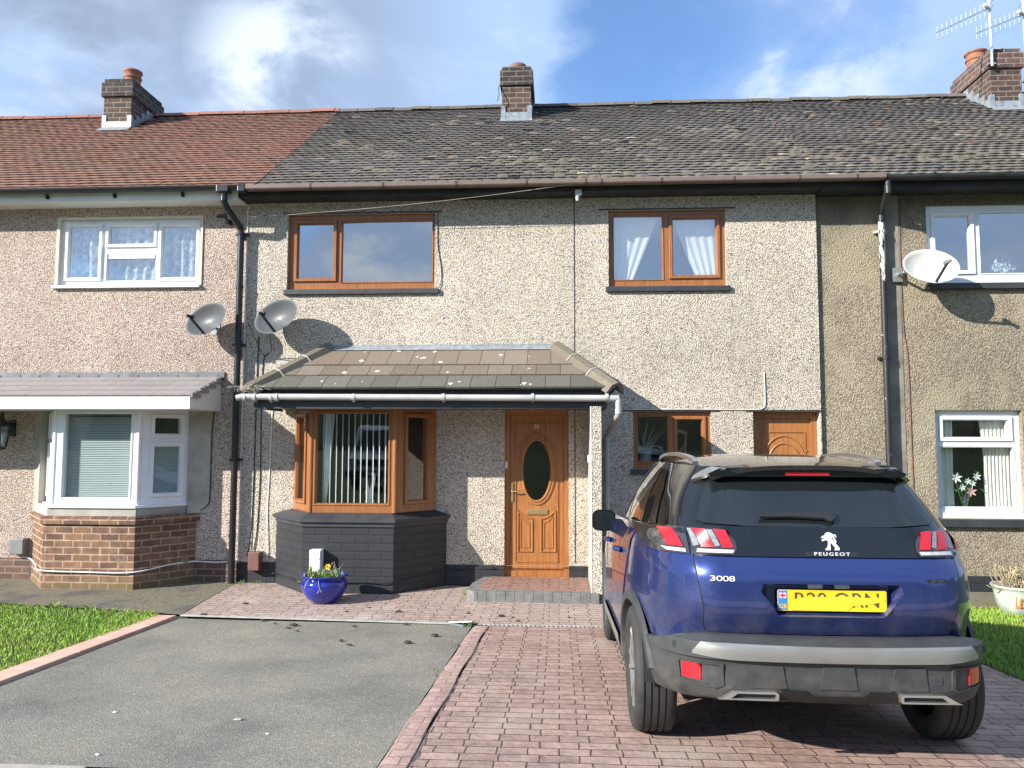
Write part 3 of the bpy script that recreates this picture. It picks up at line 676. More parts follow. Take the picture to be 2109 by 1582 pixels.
# front door
def oval(cx, cz, a, b, n=40): return [(cx+a*math.cos(2*math.pi*k/n), cz+b*math.sin(2*math.pi*k/n)) for k in range(n)]
m = MB(); plate(m, flat(.045), -.70, .13, .115, 2.26, [(-.635, .065, .19, 2.195)], 0.0, .07); dfr = m.obj('door_frame', 'golden_oak_door', H, bevel=0, recalc=False)
m = MB(); m.box(-.72, .15, .0, .05, .07, .114); m.obj('threshold', 'golden_oak_door', dfr, bevel=.004)
m = MB(); V, F = cdt([(-.632,.192),(.062,.192),(.062,2.192),(-.632,2.192)], [oval(-.285, 1.475, .175, .385)], .12)
m.add([(x, .068, z) for x, z in V], F); m.box(-.632, .062, .0685, .10, .192, 2.192, skip='fk')
door = m.obj('front_door', 'golden_oak_door', H)
m = MB()
def ring_mold(mb, loop, y, prof):      # loop: closed 2D points; prof: (outward offset, depth)
    n = len(loop); cx = sum(p[0] for p in loop)/n; cz = sum(p[1] for p in loop)/n; rows = []
    for off, d in prof:
        row = []
        for i in range(n):
            a, b = loop[i-1], loop[(i+1) % n]; tx, tz = b[0]-a[0], b[1]-a[1]; L = math.hypot(tx, tz) or 1
            row.append((loop[i][0]+tz/L*off, y-d, loop[i][1]-tx/L*off))
        rows.append(row)
    v = [p for r in rows for p in r]; f = []
    for j in range(len(rows)-1):
        for i in range(n): f.append((j*n+i, j*n+(i+1) % n, (j+1)*n+(i+1) % n, (j+1)*n+i))
    mb.add(v, f)
def arc(cx, cz, a, b, t0, t1, n=20): return [(cx+a*math.cos(rad(t0+(t1-t0)*k/n)), cz+b*math.sin(rad(t0+(t1-t0)*k/n))) for k in range(n+1)]
ring_mold(m, oval(-.285, 1.475, .175, .385), .068, [(0, -.02), (0, .010), (.012, .022), (.03, .020), (.038, .012), (.05, .016), (.062, .014), (.07, 0)])
m.tube([(x, .066, z) for x, z in arc(-.285, 1.475, .275, .475, 35, 145)], .011, 6)
m.tube([(x, .066, z) for x, z in arc(-.285, 1.475, .275, .475, 35, 145)], .008, 6)
for s in (-1, 1):
    top = [(-.285+s*(.055+.19*k/10), .855+.105*(k/10)**1.8 - .0*k) for k in range(11)]
    loop = [(-.285+s*.055, .43), (-.285+s*.245, .43)] + top[::-1] if s > 0 else [(-.285-.245, .43), (-.285-.055, .43)] + top
    if s > 0: loop = [(-.285+.055, .43), (-.285+.245, .43)] + top[::-1]
    ring_mold(m, loop, .068, [(.012, 0), (.004, .014), (-.008, .014), (-.018, .002)])
    ring_mold(m, [( -.285+s*.15+(x-(-.285+s*.15))*.62, .64+(z-.64)*.76) for x, z in loop], .068, [(.008, 0), (.002, .008), (-.006, .008), (-.012, .001)])
for a, b, c, d in ((-.56, -.01, .30, .30), (-.56, -.01, 2.08, 2.08)): m.bar((a, .064, c), (b, .064, d), .01, .012)
for x in (-.56, -.01): m.bar((x, .064, .30), (x, .064, 2.08), .01, .012, (0,1,0))
m.obj('moulding', 'golden_oak_door', door, smooth=True, autosmooth=50)
m = MB(); m.add([(x, .085, z) for x, z in oval(-.285, 1.475, .178, .388)], [tuple(range(40))]); m.obj('glazing', 'obscure_glass', door, recalc=False)
m = MB(); m.box(-.415, -.145, .052, .068, .905, .975); m.box(-.405, -.155, .047, .054, .915, .965); m.obj('letterbox', 'brass', door, bevel=.003)
m = MB(); m.box(-.618, -.588, .055, .068, 1.07, 1.31); m.tube([(-.603,.06,1.205),(-.603,.02,1.205),(-.55,.012,1.205),(-.48,.018,1.195)], .009, 8); m.tube([(-.603,.058,1.12),(-.603,.05,1.12)], .009, 8); m.obj('door_handle', 'brass', door, bevel=.002)
m = MB(); v, f = text_mesh('36', .085, .82, .004); m.add([(-.285+a, .063-c, 2.045+b) for a, b, c in v], [q for q in f]); m.obj('house_number', 'gold_number', door)
m = MB(); m.box(-.69, -.665, .03, .045, 1.50, 1.59); m.tube([(-.678,.03,1.545),(-.678,.026,1.545)], .006, 8); m.obj('doorbell', 'white_upvc', H, bevel=.002)
# garage / side door
m = MB(); plate(m, flat(.13), 2.48, 3.32, .10, 2.24, [(2.56, 3.24, .18, 2.16)], 0.0, .07); gfr = m.obj('door_frame', 'golden_oak_door', H, recalc=False)
m = MB(); m.box(2.56, 3.24, .155, .19, .18, 2.16); sd = m.obj('side_door', 'golden_oak_door', H)
m = MB(); 
for r_ in (.40, .30): m.tube([(x, .153, z) for x, z in arc(2.90, 1.55, r_*.68, r_*.95, -5, 185)], .013, 6)
for a, b in (((2.63,1.98),(3.17,1.98)),((2.63,.3),(3.17,.3))): m.bar((a[0],.15,a[1]), (b[0],.15,b[1]), .014, .012)
for x in (2.63, 3.17): m.bar((x,.15,.3), (x,.15,1.98), .014, .012, (0,1,0))
for x in (2.60+.02, 3.18): m.lathe([(0,0),(.016,.002),(.016,.012),(0,.014)], (x, .142, 1.74), 10, 'y')
m.obj('moulding', 'golden_oak_door', sd, smooth=True, autosmooth=50)
# cables and beads on the wall
cable(H, [(-4.00,-.008,3.25),(-4.01,-.008,2.6),(-4.015,-.008,1.6),(-4.03,-.01,.7),(-4.07,-.03,.35)], .007, 'black_plastic')
cable(H, [(-3.86,-.008,3.02),(-3.93,-.008,2.9),(-3.94,-.008,2.3),(-3.93,-.008,1.5),(-3.95,-.008,.75),(-3.99,-.01,.42)], .006, 'black_plastic')
cable(H, [(-3.79,-.008,2.26),(-3.80,-.008,1.6),(-3.82,-.008,.9),(-3.80,-.02,.3)], .006, 'sheer')
cable(H, [(-1.60,-.008,4.88),(-1.60,-.008,4.5),(-1.585,-.008,4.36),(-1.55,-.008,4.15),(-1.55,-.01,3.95),(-1.60,-.02,3.84)], .005, 'black_plastic')
cable(H, [(.80,-.012,2.262),(1.6,-.012,2.268),(2.45,-.012,2.262),(2.60,-.012,2.28),(2.635,-.012,2.36),(2.63,-.012,2.74)], .007, 'cream_paint')
cable(H, [(-4.06,-.03,.22),(-3.95,-.03,.14),(-3.72,-.03,.13),(-3.50,-.22,.13),(-3.30,-.45,.14),(-3.15,-.63,.13),(-2.4,-.632,.135),(-2.02,-.632,.14),(-1.7,-.30,.17),(-1.3,-.03,.20),(-.8,-.025,.22)], .006, 'black_plastic')
m = MB(); m.box(.206, .218, -.003, .01, .3, 5.06); m.obj('expansion_joint', 'black_soot', H)
m = MB(); m.box(-4.205, -4.19, -.012, .02, .27, 5.05); m.obj('corner_bead', 'white_bead', H)

# ------------------------------------------------------------------ left house
HL = thing('terraced_house', 'left terraced house in pink pebbledash with white windows, red tiled roof and brick bay', 'house', (-7.5, 0, 0), 'houses of the terrace')
wL = (-6.86, -4.84, 3.93, 4.89); bayL = (-6.70, -4.85, .3, 2.25)
shell(HL, -11.5, -4.205, .004, [wL, bayL], 'dash_pink')
m = MB(); m.box(-11.5, -4.205, -.014, .02, -.2, .285, skip='b'); m.obj('plinth', 'brick_plinth', HL)
m = MB(); 
m.box(-6.875, -6.835, -.012, .05, 3.95, 4.905); m.box(-4.845, -4.815, -.012, .05, 3.95, 4.905); m.box(-6.835, -4.845, -.012, .05, 4.875, 4.905); m.obj('window_surround', 'cream_paint', HL)
window(HL, flat(.045), (-6.835, -4.845, 3.955, 4.875), [(-6.72, -6.30, 4.08, 4.78), (-6.15, -5.53, 4.54, 4.775), (-6.17, -5.49, 4.03, 4.385), (-5.40, -4.93, 4.07, 4.77)], 'white_upvc', sashes=(0, 1, 3), sill=(-6.90, -4.83, -.05, .06, 3.915, 3.953), smat='white_upvc')
m = MB(); m.box(-6.15, -5.51, .04, .06, 4.335, 4.385); m.obj('trickle_vent', 'white_upvc', HL)
def red_tile(rr, x, t):
    b = rr.gauss(1, .07); wob = .5+.5*math.sin(x*.8+t*5+math.sin(x*2.1))
    c = (.235*b, .120*b, .088*b); d = (.205*b, .125*b, .083*b); c = tuple(p*(1-.6*wob)+q*.6*wob for p, q in zip(c, d))
    return c, tuple(q*.26 for q in c)  # second colour: lower edge darkened as painted shade between the rows
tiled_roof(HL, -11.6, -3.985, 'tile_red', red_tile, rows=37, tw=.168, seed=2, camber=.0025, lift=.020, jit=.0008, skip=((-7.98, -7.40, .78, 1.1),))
u = MB(); under_roof(u, -11.6, -4.0); u.obj('roof_underlay', 'black_soot', HL, recalc=False)
ridge_row(HL, -11.6, -3.95, 'tile_red', lambda rr: (lambda f_: (.27*f_, .13*f_, .10*f_))(rr.uniform(.85, 1.15)), step=.42, seed=9)
ch = chimney(HL, -7.93, -7.43, 2.6, 3.6, 6.9, 8.17, 'brick_chimney', 'brick_sooty', zc=7.84)
pot(ch, (-7.66, 3.0, 8.15), .34, .135, 'terracotta')
gutter(HL, -11.5, -4.12, -.41, 5.17, 'black_plastic', .058)
m = MB()
for k in range(9):
    x = -4.95-.93*k; m.add([(x-.02,-.33,5.11),(x+.02,-.33,5.11),(x+.03,-.305,5.02),(x+.02,-.30,5.02),(x-.0,-.36,5.10),(x+.02,-.36,5.10)], [(0,1,2,3),(4,5,1,0),(4,0,3),(5,2,1)]); m.box(x-.012,x+.012,-.36,-.30,5.06,5.12)
m.obj('gutter_bracket', 'black_plastic', HL)
f = MB(); f.box(-11.5, -4.21, -.325, -.30, 5.02, 5.19); f.box(-11.5, -4.21, -.30, .004, 5.035, 5.055); f.obj('fascia', 'white_fascia', HL)
pipe(HL, [(-4.36,-.41,5.13),(-4.36,-.40,4.98),(-4.345,-.35,4.90),(-4.255,-.09,4.70),(-4.25,-.085,4.6),(-4.25,-.085,-.05)], .042, 'black_plastic', clips=[(-4.25,-.085,4.62,0),(-4.25,-.085,3.12,0),(-4.25,-.085,1.6,0)], collars=((5.0,.03),(3.9,.03),(1.58,.04),(.62,.02)), bend=.08)
m = MB(); m.box(-4.44, -4.28, -.47, -.345, 5.08, 5.175); m.box(-4.16, -4.06, -.465, -.34, 5.08, 5.18); m.obj('gutter_outlet', 'black_plastic', HL, bevel=.01)
# left canopy
lc = MB(); LT = [0, .25, .5, .75, 1.0]; LY, LZ0, LZ1 = -.86, 2.40, 2.70; rr = random.Random(8)
for r in range(4):
    t0, t1 = LT[r], LT[r+1]; P = lambda x, t, h: (x, LY*(1-t)-.3*h, LZ0+(LZ1-LZ0)*t+.95*h)
    x = -11.4-(r % 2)*.2
    while x < -4.47:
        b = min(x+.40, -4.465); g = rr.gauss(0, .008); c = (.26+g, .235+g, .225+g)
        lc.add([P(x,t0,.014), P(b-.004,t0,.014), P(b-.004,t1+.02,.003), P(x,t1+.02,.003), P(x,t0,0), P(b-.004,t0,0), P(b-.004,t1+.02,-.01)], [(0,1,2,3),(4,5,1,0),(1,5,6,2)], c); x += .40
lcan = lc.obj('canopy', 'tile_shingle', HL, recalc=False)
m = MB(); m.add([(-4.50,LY,LZ0-.16),(-4.50,-.0,LZ0-.16),(-4.50,.0,LZ1-.02),(-4.50,LY,LZ0-.005)], [(0,1,2,3)]); m.box(-11.4, -4.495, LY-.012, LY+.012, LZ0-.165, LZ0-.012); m.box(-11.4, -4.52, LY+.012, .0, LZ0-.162, LZ0-.148); m.obj('canopy_fascia', 'white_fascia', lcan)
m = MB(); 
for r in range(4):
    t0, t1 = LT[r], LT[r+1]; m.add([(-4.49,LY*(1-t0)-.01,LZ0+(LZ1-LZ0)*t0-.03),(-4.49,LY*(1-t1)-.01,LZ0+(LZ1-LZ0)*t1-.03),(-4.49,LY*(1-t1),LZ0+(LZ1-LZ0)*t1+.012),(-4.49,LY*(1-t0)-.01,LZ0+(LZ1-LZ0)*t0+.02)], [(0,1,2,3)]); m.box(-4.49, -4.462, LY*(1-t0)-.012, LY*(1-t1), LZ0+(LZ1-LZ0)*t0-.02, LZ0+(LZ1-LZ0)*t0+.025)
m.obj('canopy_verge', 'grey_box', lcan)
m = MB(); m.box(-11.4, -4.455, -.02, .0, 2.66, 2.765); m.add([(-11.4,-.02,2.68),(-4.455,-.02,2.68),(-4.455,-.07,2.665),(-11.4,-.07,2.665)], [(3,2,1,0)])
for k in range(20): m.lathe([(.014,0),(.011,.008),(0,.010)], (-4.55-.275*k, -.02, 2.715), 8, 'y') if False else m.tube([(-4.55-.275*k,-.018,2.72),(-4.55-.275*k,-.028,2.72)], .012, 8)
m.obj('canopy_flashing', 'lead_dark', lcan)
# left bay
BP2 = [(-7.02, .0), (-6.46, -.61), (-5.27, -.61), (-4.78, .0)]
bw = MB()
for p0, p1 in zip(BP2, BP2[1:]):
    mp, L = seg(p0, p1); plate(bw, mp, 0, L, -.2, .905, [], 0.0, .1, back=False, rim=False)
    n_ = Vector((p1[1]-p0[1], -(p1[0]-p0[0]))).normalized()
bw.prism([(-7.07,.0),(-6.475,-.645),(-5.25,-.645),(-4.73,.0)], .805, .895)
bayl = bw.obj('bay_wall', 'brick_brown', HL, recalc=False)
m = MB(); m.prism([(-7.0,.0),(-6.44,-.575),(-5.29,-.575),(-4.82,.0)], .896, 1.02); m.prism([(-4.80,0.0),(-4.86,-.10),(-4.72,-.02),(-4.62,0)], .9, 2.25); m.prism([(-7.04,0.0),(-6.98,-.02),(-6.90,-.10),(-6.84,0)], .9, 2.25); m.obj('bay_render', 'concrete_grey', bayl, recalc=True)
WL = [(-6.83, -.04), (-6.41, -.54), (-5.31, -.54), (-4.865, -.04)]
mp, L = seg(WL[0], WL[1]); window(HL, mp, (0, L-.02, 1.03, 2.25), [(.20, L-.20, 1.92, 2.15), (.20, L-.20, 1.17, 1.77)], 'white_upvc', 'window_glass_low', sashes=(0,1), name='bay_side_window')
mp, L = seg(WL[1], WL[2]); window(HL, mp, (0, L, 1.03, 2.25), [(.13, L-.10, 1.13, 2.185)], 'white_upvc', 'window_glass_low', name='bay_window', bead=.03)
mp, L = seg(WL[2], WL[3]); window(HL, mp, (.02, L, 1.03, 2.25), [(.20, L-.15, 1.94, 2.14), (.20, L-.15, 1.18, 1.77)], 'white_upvc', 'window_glass_low', sashes=(0,1), name='bay_side_window')
m = MB(); m.prism([(-6.90,-.02),(-6.435,-.60),(-5.285,-.60),(-4.82,-.02)], 1.0, 1.035); m.obj('sill', 'white_upvc', HL, bevel=.006)
m = MB()
for x, y in (WL[1], WL[2]):
    m.tube([(x,y+.02,1.035),(x,y+.02,2.25)], .035, 12)
m.obj('bay_corner_post', 'white_upvc', HL, smooth=True, autosmooth=40)
cable(HL, [(-4.58,-.008,2.24),(-4.60,-.008,1.9),(-4.60,-.008,1.2),(-4.62,-.008,1.02),(-4.72,-.02,.93)], .006, 'black_plastic')
cable(HL, [(-7.16,-.03,.30),(-7.05,-.03,.29),(-6.95,-.09,.27),(-6.7,-.37,.25),(-6.46,-.625,.23),(-5.9,-.625,.215),(-5.27,-.625,.22),(-5.0,-.30,.26),(-4.80,-.03,.27),(-4.5,-.025,.26),(-4.33,-.025,.27)], .009, 'sheer')

# ------------------------------------------------------------------ right house
HR = thing('terraced_house', 'right terraced house in weathered tan roughcast with white windows and sooty eaves', 'house', (5.5, .05, 0), 'houses of the terrace')
wD = (4.74, 6.62, 3.88, 4.91); wE = (4.76, 5.82, .90, 2.26)
shell(HR, 3.335, 10.5, .05, [wD, wE], 'dash_tan', zb=.19)
m = MB(); m.box(3.335, 10.5, .036, .06, -.2, .195, skip='b'); m.obj('plinth', 'paint_plinth', HR)
window(HR, flat(.10), wD, [(4.87, 5.30, 4.06, 4.77), (5.43, 6.48, 4.02, 4.81)], 'white_upvc', sashes=(0,), sill=(4.70, 6.68, -.02, .14, 3.80, 3.878), smat='slate_black', label='first floor window with tall narrow opening sash')
window(HR, flat(.13), wE, [(4.89, 5.68, 1.92, 2.13), (4.85, 5.74, 1.04, 1.79)], 'white_upvc', 'window_glass_low', sashes=(0,), sill=(4.66, 5.95, -.02, .16, .80, .898), smat='slate_black', label='ground floor window with top light')
m = MB(); m.box(4.76, 5.82, .10, .13, .90, .965); m.obj('window_cill', 'white_upvc', HR, bevel=.005)
def dark_tile2(rr, x, t):
    c, e = dark_tile(rr, x, t)
    if rr.random() < .005: c = (.21, .12, .09)
    return c, e
tiled_roof(HR, 3.40, 10.6, 'tile_dark', dark_tile2, seed=21, camber=.0035, lift=.020, jit=.0012, skip=((7.00, 7.58, .78, 1.1),))
u = MB(); under_roof(u, 3.4, 10.6); u.obj('roof_underlay', 'black_soot', HR, recalc=False)
ridge_row(HR, 3.40, 10.6, 'tile_dark', lambda rr: (lambda f_: (.135*f_, .118*f_, .10*f_))(rr.uniform(.8, 1.15)), seed=6)
ch = chimney(HR, 7.04, 7.54, 2.6, 3.75, 6.9, 8.28, 'brick_chimney', 'brick_redblack', zc=7.94)
pot(ch, (7.28, 3.42, 8.27), .36, .15, 'terracotta'); pot(ch, (7.50, 3.2, 8.27), .26, .11, 'concrete_grey')
gutter(HR, 4.05, 10.5, -.39, 5.155, 'black_soot', .062)
f = MB(); f.box(3.335, 10.5, -.31, -.285, 5.02, 5.19); f.box(3.335, 10.5, -.285, .05, 5.04, 5.065); f.obj('fascia', 'black_soot', HR)
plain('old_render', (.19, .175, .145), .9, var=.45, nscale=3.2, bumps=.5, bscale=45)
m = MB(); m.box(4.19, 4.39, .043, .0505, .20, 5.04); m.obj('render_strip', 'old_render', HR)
MATS_pipe = plain('flaky_paint', (.02, .021, .022), .45)
def flaky(m):
    nt = m.node_tree; b = nt.nodes['Principled BSDF']; co = objco(nt)
    n = noise(nt, vscale(nt, co, (1, 1, .28)), 26.0, 5.0, .7); sz = N(nt, 'ShaderNodeSeparateXYZ', inp={0: co}).outputs[2]
    k = math_n(nt, 'SUBTRACT', math_n(nt, 'ADD', n, math_n(nt, 'MULTIPLY', smooth_n(nt, sz, 3.6, 4.25), .20)), math_n(nt, 'MULTIPLY', smooth_n(nt, sz, 4.66, 4.72), .5)); nt.links.new(mixc(nt, smooth_n(nt, k, .66, .68), (.02, .021, .022), (.56, .55, .50)), b.inputs['Base Color'])
flaky(MATS_pipe)
pipe(HR, [(4.09,-.39,5.15),(4.09,-.39,4.98),(4.14,-.05,4.78),(4.14,-.04,4.7),(4.14,-.04,-.05)], .037, 'flaky_paint', clips=[(4.14,-.04,4.55,.06),(4.14,-.04,2.92,.06)], collars=((4.98,.05),(4.72,.04),(2.95,.03)), bend=.09)
cable(HR, [(4.42,.045,5.0),(4.40,.045,4.2),(4.41,.045,3.3),(4.45,.045,2.9),(4.46,.045,1.5),(4.47,.045,.3)], .008, 'brown_box')
cable(HR, [(4.47,-.33,5.09),(4.62,-.36,5.17),(4.75,-.42,5.26),(4.72,-.2,5.36)], .008, 'black_plastic', 'aerial_lead')
cable(HR, [roofpt(4.05,.98,.05), roofpt(4.02,.85,.04), roofpt(3.97,.70,.04)], .012, 'black_plastic', 'aerial_lead')
# ------------------------------------------------------------------ ground
def gz(Y): return 0.0 if Y > -2.04 else (.06*(-2.04-Y) if Y > -7.2 else .3096)
def sheet(name, poly, dz, mat, step=.25, yb=(-2.04, -7.2)):
    V, F = cdt(poly, (), step); m = MB(); m.add([(x, y, gz(y)+dz) for x, y in V], F); return m
def brickpave(name, cols, joint, rough=.7, bw=.165, rh=.107, stain=(.42, .36, .33), soldier=False):
    m, nt, b = new_mat(name); co = uvco(nt); o = objco(nt)
    wob = N(nt, 'ShaderNodeVectorMath', operation='ADD', inp={0: co, 1: vscale(nt, N(nt, 'ShaderNodeVectorMath', operation='SUBTRACT', inp={0: noise(nt, co, 9.0, 3.0, out=1), 1: (.5,.5,.5)}).outputs[0], (.022, .022, 0))}).outputs[0]
    if soldier: wob = N(nt, 'ShaderNodeMapping', inp={0: wob, 2: (0,0,rad(90))}).outputs[0]
    t = N(nt, 'ShaderNodeTexBrick', offset=.5, squash=1.25, squash_frequency=2, inp={'Vector': wob, 'Color1': (*cols[0], 1), 'Color2': (*cols[1], 1), 'Mortar': (*joint, 1), 'Scale': 1.0, 'Mortar Size': .0042, 'Mortar Smooth': .35, 'Bias': 0.0, 'Brick Width': bw, 'Row Height': rh})
    c = mixc(nt, 1.0, t.outputs[0], ramp(nt, noise(nt, o, 14.0, 7.0, .65), [(.28, .68), (.72, 1.25)]), 'MULTIPLY')
    c = mixc(nt, smooth_n(nt, noise(nt, o, 1.3, 6.0, .6), .50, .75), c, stain)
    c = mixc(nt, math_n(nt, 'MULTIPLY', smooth_n(nt, noise(nt, o, 3.2, 6.0, .7), .58, .75), .6), c, (.10, .075, .065))
    c = mixc(nt, math_n(nt, 'MULTIPLY', t.outputs[1], .9), c, joint)
    h = math_n(nt, 'ADD', math_n(nt, 'MULTIPLY', math_n(nt, 'SUBTRACT', 1.0, t.outputs[1]), 1.0), math_n(nt, 'MULTIPLY', noise(nt, o, 22.0, 6.0, .65), .75))
    setp(nt, b, color=c, rough=rough, spec=.35, normal=bump(nt, h, .9, .010)); return m
brickpave('imprint_red', ((.40, .275, .228), (.295, .20, .168)), (.06, .044, .038), stain=(.41, .325, .275))
brickpave('imprint_pale', ((.42, .32, .275), (.35, .26, .222)), (.075, .058, .05), stain=(.50, .42, .365))
brickpave('imprint_edge', ((.38, .26, .225), (.32, .215, .19)), (.20, .14, .12), bw=.2, rh=.115, soldier=False, stain=(.50, .40, .35))
brickpave('step_top', ((.31, .185, .15), (.25, .155, .125)), (.07, .045, .04), bw=.19, rh=.10, stain=(.30, .17, .13))
def asphalt(name):
    m, nt, b = new_mat(name); o = objco(nt)
    v = N(nt, 'ShaderNodeTexVoronoi', inp={'Vector': o, 'Scale': 85.0}); s = N(nt, 'ShaderNodeSeparateXYZ', inp={0: v.outputs['Color']}).outputs[0]
    c = ramp(nt, s, [(0, (.175, .163, .142)), (.6, (.212, .20, .175)), (.95, (.245, .232, .205)), (1, (.34, .32, .28))])
    big = noise(nt, o, .9, 6.0, .62)
    c = mixc(nt, 1.0, c, ramp(nt, big, [(.3, (.70, .72, .70)), (.5, (1.0, 1.0, .95)), (.72, (1.30, 1.24, 1.10))]), 'MULTIPLY')
    c = mixc(nt, math_n(nt, 'MULTIPLY', smooth_n(nt, noise(nt, o, 2.6, 7.0, .7), .60, .72), .5), c, (.29, .275, .21))
    c = mixc(nt, math_n(nt, 'MULTIPLY', smooth_n(nt, noise(nt, o, 5.0, 8.0, .75), .62, .72), .55), c, (.10, .105, .098))
    h = math_n(nt, 'ADD', v.outputs['Distance'], math_n(nt, 'MULTIPLY', noise(nt, o, 30.0, 5.0), .8))
    setp(nt, b, color=c, rough=.9, spec=.25, normal=bump(nt, h, .5, .006)); return m
asphalt('tarmac')
def mossy(name):
    m, nt, b = new_mat(name); o = objco(nt)
    c = ramp(nt, noise(nt, o, 6.0, 8.0, .7), [(.25, (.10, .092, .07)), (.5, (.20, .18, .135)), (.62, (.14, .125, .06)), (.8, (.33, .29, .20))])
    c = mixc(nt, smooth_n(nt, noise(nt, o, 1.5, 5.0), .5, .65), c, (.12, .11, .10))
    setp(nt, b, color=c, rough=.95, spec=.2, normal=bump(nt, noise(nt, o, 24.0, 8.0, .75), 1.0, .02)); return m
mossy('mossy_concrete')
plain('soil', (.055, .043, .030), .95, var=.4, nscale=12, bumps=.8, bscale=30)
plain('turf', (.035, .06, .012), .95, var=.4, nscale=3, bumps=.8, bscale=40)
plain('kerb_pink', (.60, .38, .29), .8, var=.14, nscale=5, bumps=.3, bscale=120)
plain('kerb_grey', (.34, .31, .27), .85, var=.2, nscale=5, bumps=.4)
plain('white_plastic_old', (.40, .39, .36), .5, var=.25, nscale=8)
m = MB()
ys = [-400, -60, -7.2, -2.04, 0, 8, 60, 400]; xs = [-400, -30, 0, 30, 400]
V = [(x, y, gz(y)-.03) for y in ys for x in xs]
m.add(V, [(j*5+i, j*5+i+1, (j+1)*5+i+1, (j+1)*5+i) for j in range(7) for i in range(4)])
struct(m.obj('ground', 'turf', recalc=False))
def kx(y): return -4.22+.052*(-1.98-y)     # outer kerb line
struct(sheet('driveway', [(-3.96,-2.02),(-1.05,-2.12),(-.87,-2.2),(-.905,-6.21),(-3.80,-6.21)], -.006, 'tarmac').obj('tarmac_driveway', 'tarmac', recalc=True))
m = sheet('paved', [(-.70,-2.16),(3.36,-2.16),(3.38,-7.0),(-.76,-7.0)], .0, 'imprint_red', .3); struct(m.obj('paved_driveway', 'imprint_red'))
m = MB(); n = 40
for i in range(n):
    y0, y1 = -2.2-(7.0-2.2)*i/n, -2.2-(7.0-2.2)*(i+1)/n
    xa = lambda y: -.862+.012*(y+2.2)+.008*math.sin(y*5)
    m.add([(xa(y0),y0,gz(y0)-.01),(xa(y0)+.03,y0,gz(y0)+.004),(xa(y0)+.155,y0,gz(y0)+.004),(xa(y1)+.155,y1,gz(y1)+.004),(xa(y1)+.03,y1,gz(y1)+.004),(xa(y1),y1,gz(y1)-.01)], [(0,5,4,1),(1,4,3,2)])
struct(m.obj('paving_edge', 'imprint_edge', smooth=True))
m = MB(); 
for i in range(n):
    y0, y1 = -2.2-(7.0-2.2)*i/n, -2.2-(7.0-2.2)*(i+1)/n; w = .0035+.0015*math.sin(i*2.3)
    m.add([(xa(y0)+.155-w,y0,gz(y0)+.008),(xa(y0)+.155+w,y0,gz(y0)+.008),(xa(y1)+.155+w,y1,gz(y1)+.008),(xa(y1)+.155-w,y1,gz(y1)+.008)], [(0,3,2,1)])
struct(m.obj('paving_joint', 'soil', recalc=True))
m = sheet('apron', [(-4.01,-1.90),(-.3,-2.05),(3.4,-2.05),(3.4,0.05),(-4.19,.05),(-4.18,-.3)], .0, 'imprint_pale', .3)
struct(m.obj('paved_apron', 'imprint_pale'))
m = MB(); m.bar((-4.0,-1.915,.004), (-1.06,-2.075,.004), .035, .012); m.bar((-.84,-2.10,.004), (.42,-2.105,.004), .035, .014); m.bar((.42,-2.105,.004), (3.3,-2.105,.004), .03, .010)
for k in range(70): m.box(-.80+.045*k, -.782+.045*k, -2.14, -2.122, .004, .013)
tag(m.obj('drain_channel', 'white_plastic_old'), 'long off white plastic drain channel strip between tarmac and paving', 'drain')
rr = random.Random(5)
m = MB(); m.bar((-1.10,-2.10,.02), (-.90,-2.16,.035), .05, .008, (0,.4,1)); m.bar((-1.08,-2.16,.02), (-.95,-2.22,.012), .03, .006, (0,-.5,1)); m.bar((-.99,-2.13,.03), (-.86,-2.2,.05), .045, .006, (.3,.3,1))
tag(m.obj('broken_cover', 'galvanised'), 'crumpled silver scrap of broken drain cover at the tarmac corner', 'drain cover')
m = MB(); m.bar((-.95,-2.09,.006),(-.83,-2.11,.006),.07,.02); tag(m.obj('drain_gap', 'soil'), 'dark open gap in the drain beside the broken cover', 'drain')
# kerb of pink blocks, each block a joint apart
y = -1.97; k = 0; KG = 'pink concrete edging blocks between lawn and tarmac'
while y > -6.15:
    y2 = max(y-.60, -6.21); m = MB(); a, b = y-.004, y2+.004
    m.add([(kx(a),a,gz(a)-.08),(kx(a)+.20,a,gz(a)-.08),(kx(b)+.20,b,gz(b)-.08),(kx(b),b,gz(b)-.08),(kx(a),a,gz(a)+.018),(kx(a)+.20,a,gz(a)+.018),(kx(b)+.20,b,gz(b)+.018),(kx(b),b,gz(b)+.018)], [(0,1,2,3),(4,5,6,7),(0,1,5,4),(1,2,6,5),(2,3,7,6),(3,0,4,7)])
    o = m.obj('edging_block', 'kerb_pink', bevel=.006)
    od = ['first', 'second', 'third', 'fourth', 'fifth', 'sixth', 'seventh', 'eighth'][k]
    tag(o, 'pink edging block, %s from the house along the left of the tarmac' % od, 'edging block', KG); y = y2; k += 1
m = MB()
for i in range(9): m.box(-6.5+.6*i*1.0, -5.905+.6*i, -6.40, -6.235, gz(-6.3)-.1, gz(-6.3)+.006) if i < 7 else None
for i in range(2): m.box(-2.29+.6*i, -1.70+.6*i, -6.44, -6.30, gz(-6.3)-.1, gz(-6.3)+.003)
struct(m.obj('kerb', 'kerb_grey', bevel=.008))
m = MB(); m.box(-60, -1.2, -9.4, -6.45, .1, gz(-7.2)-.05); m.box(-60, 60, -9.4, -7.3, .15, gz(-9)-.006); struct(m.obj('pavement', 'kerb_grey'))
m = MB(); m.box(-60, 60, -17.5, -9.4, .1, .25); struct(m.obj('road', 'tarmac'))
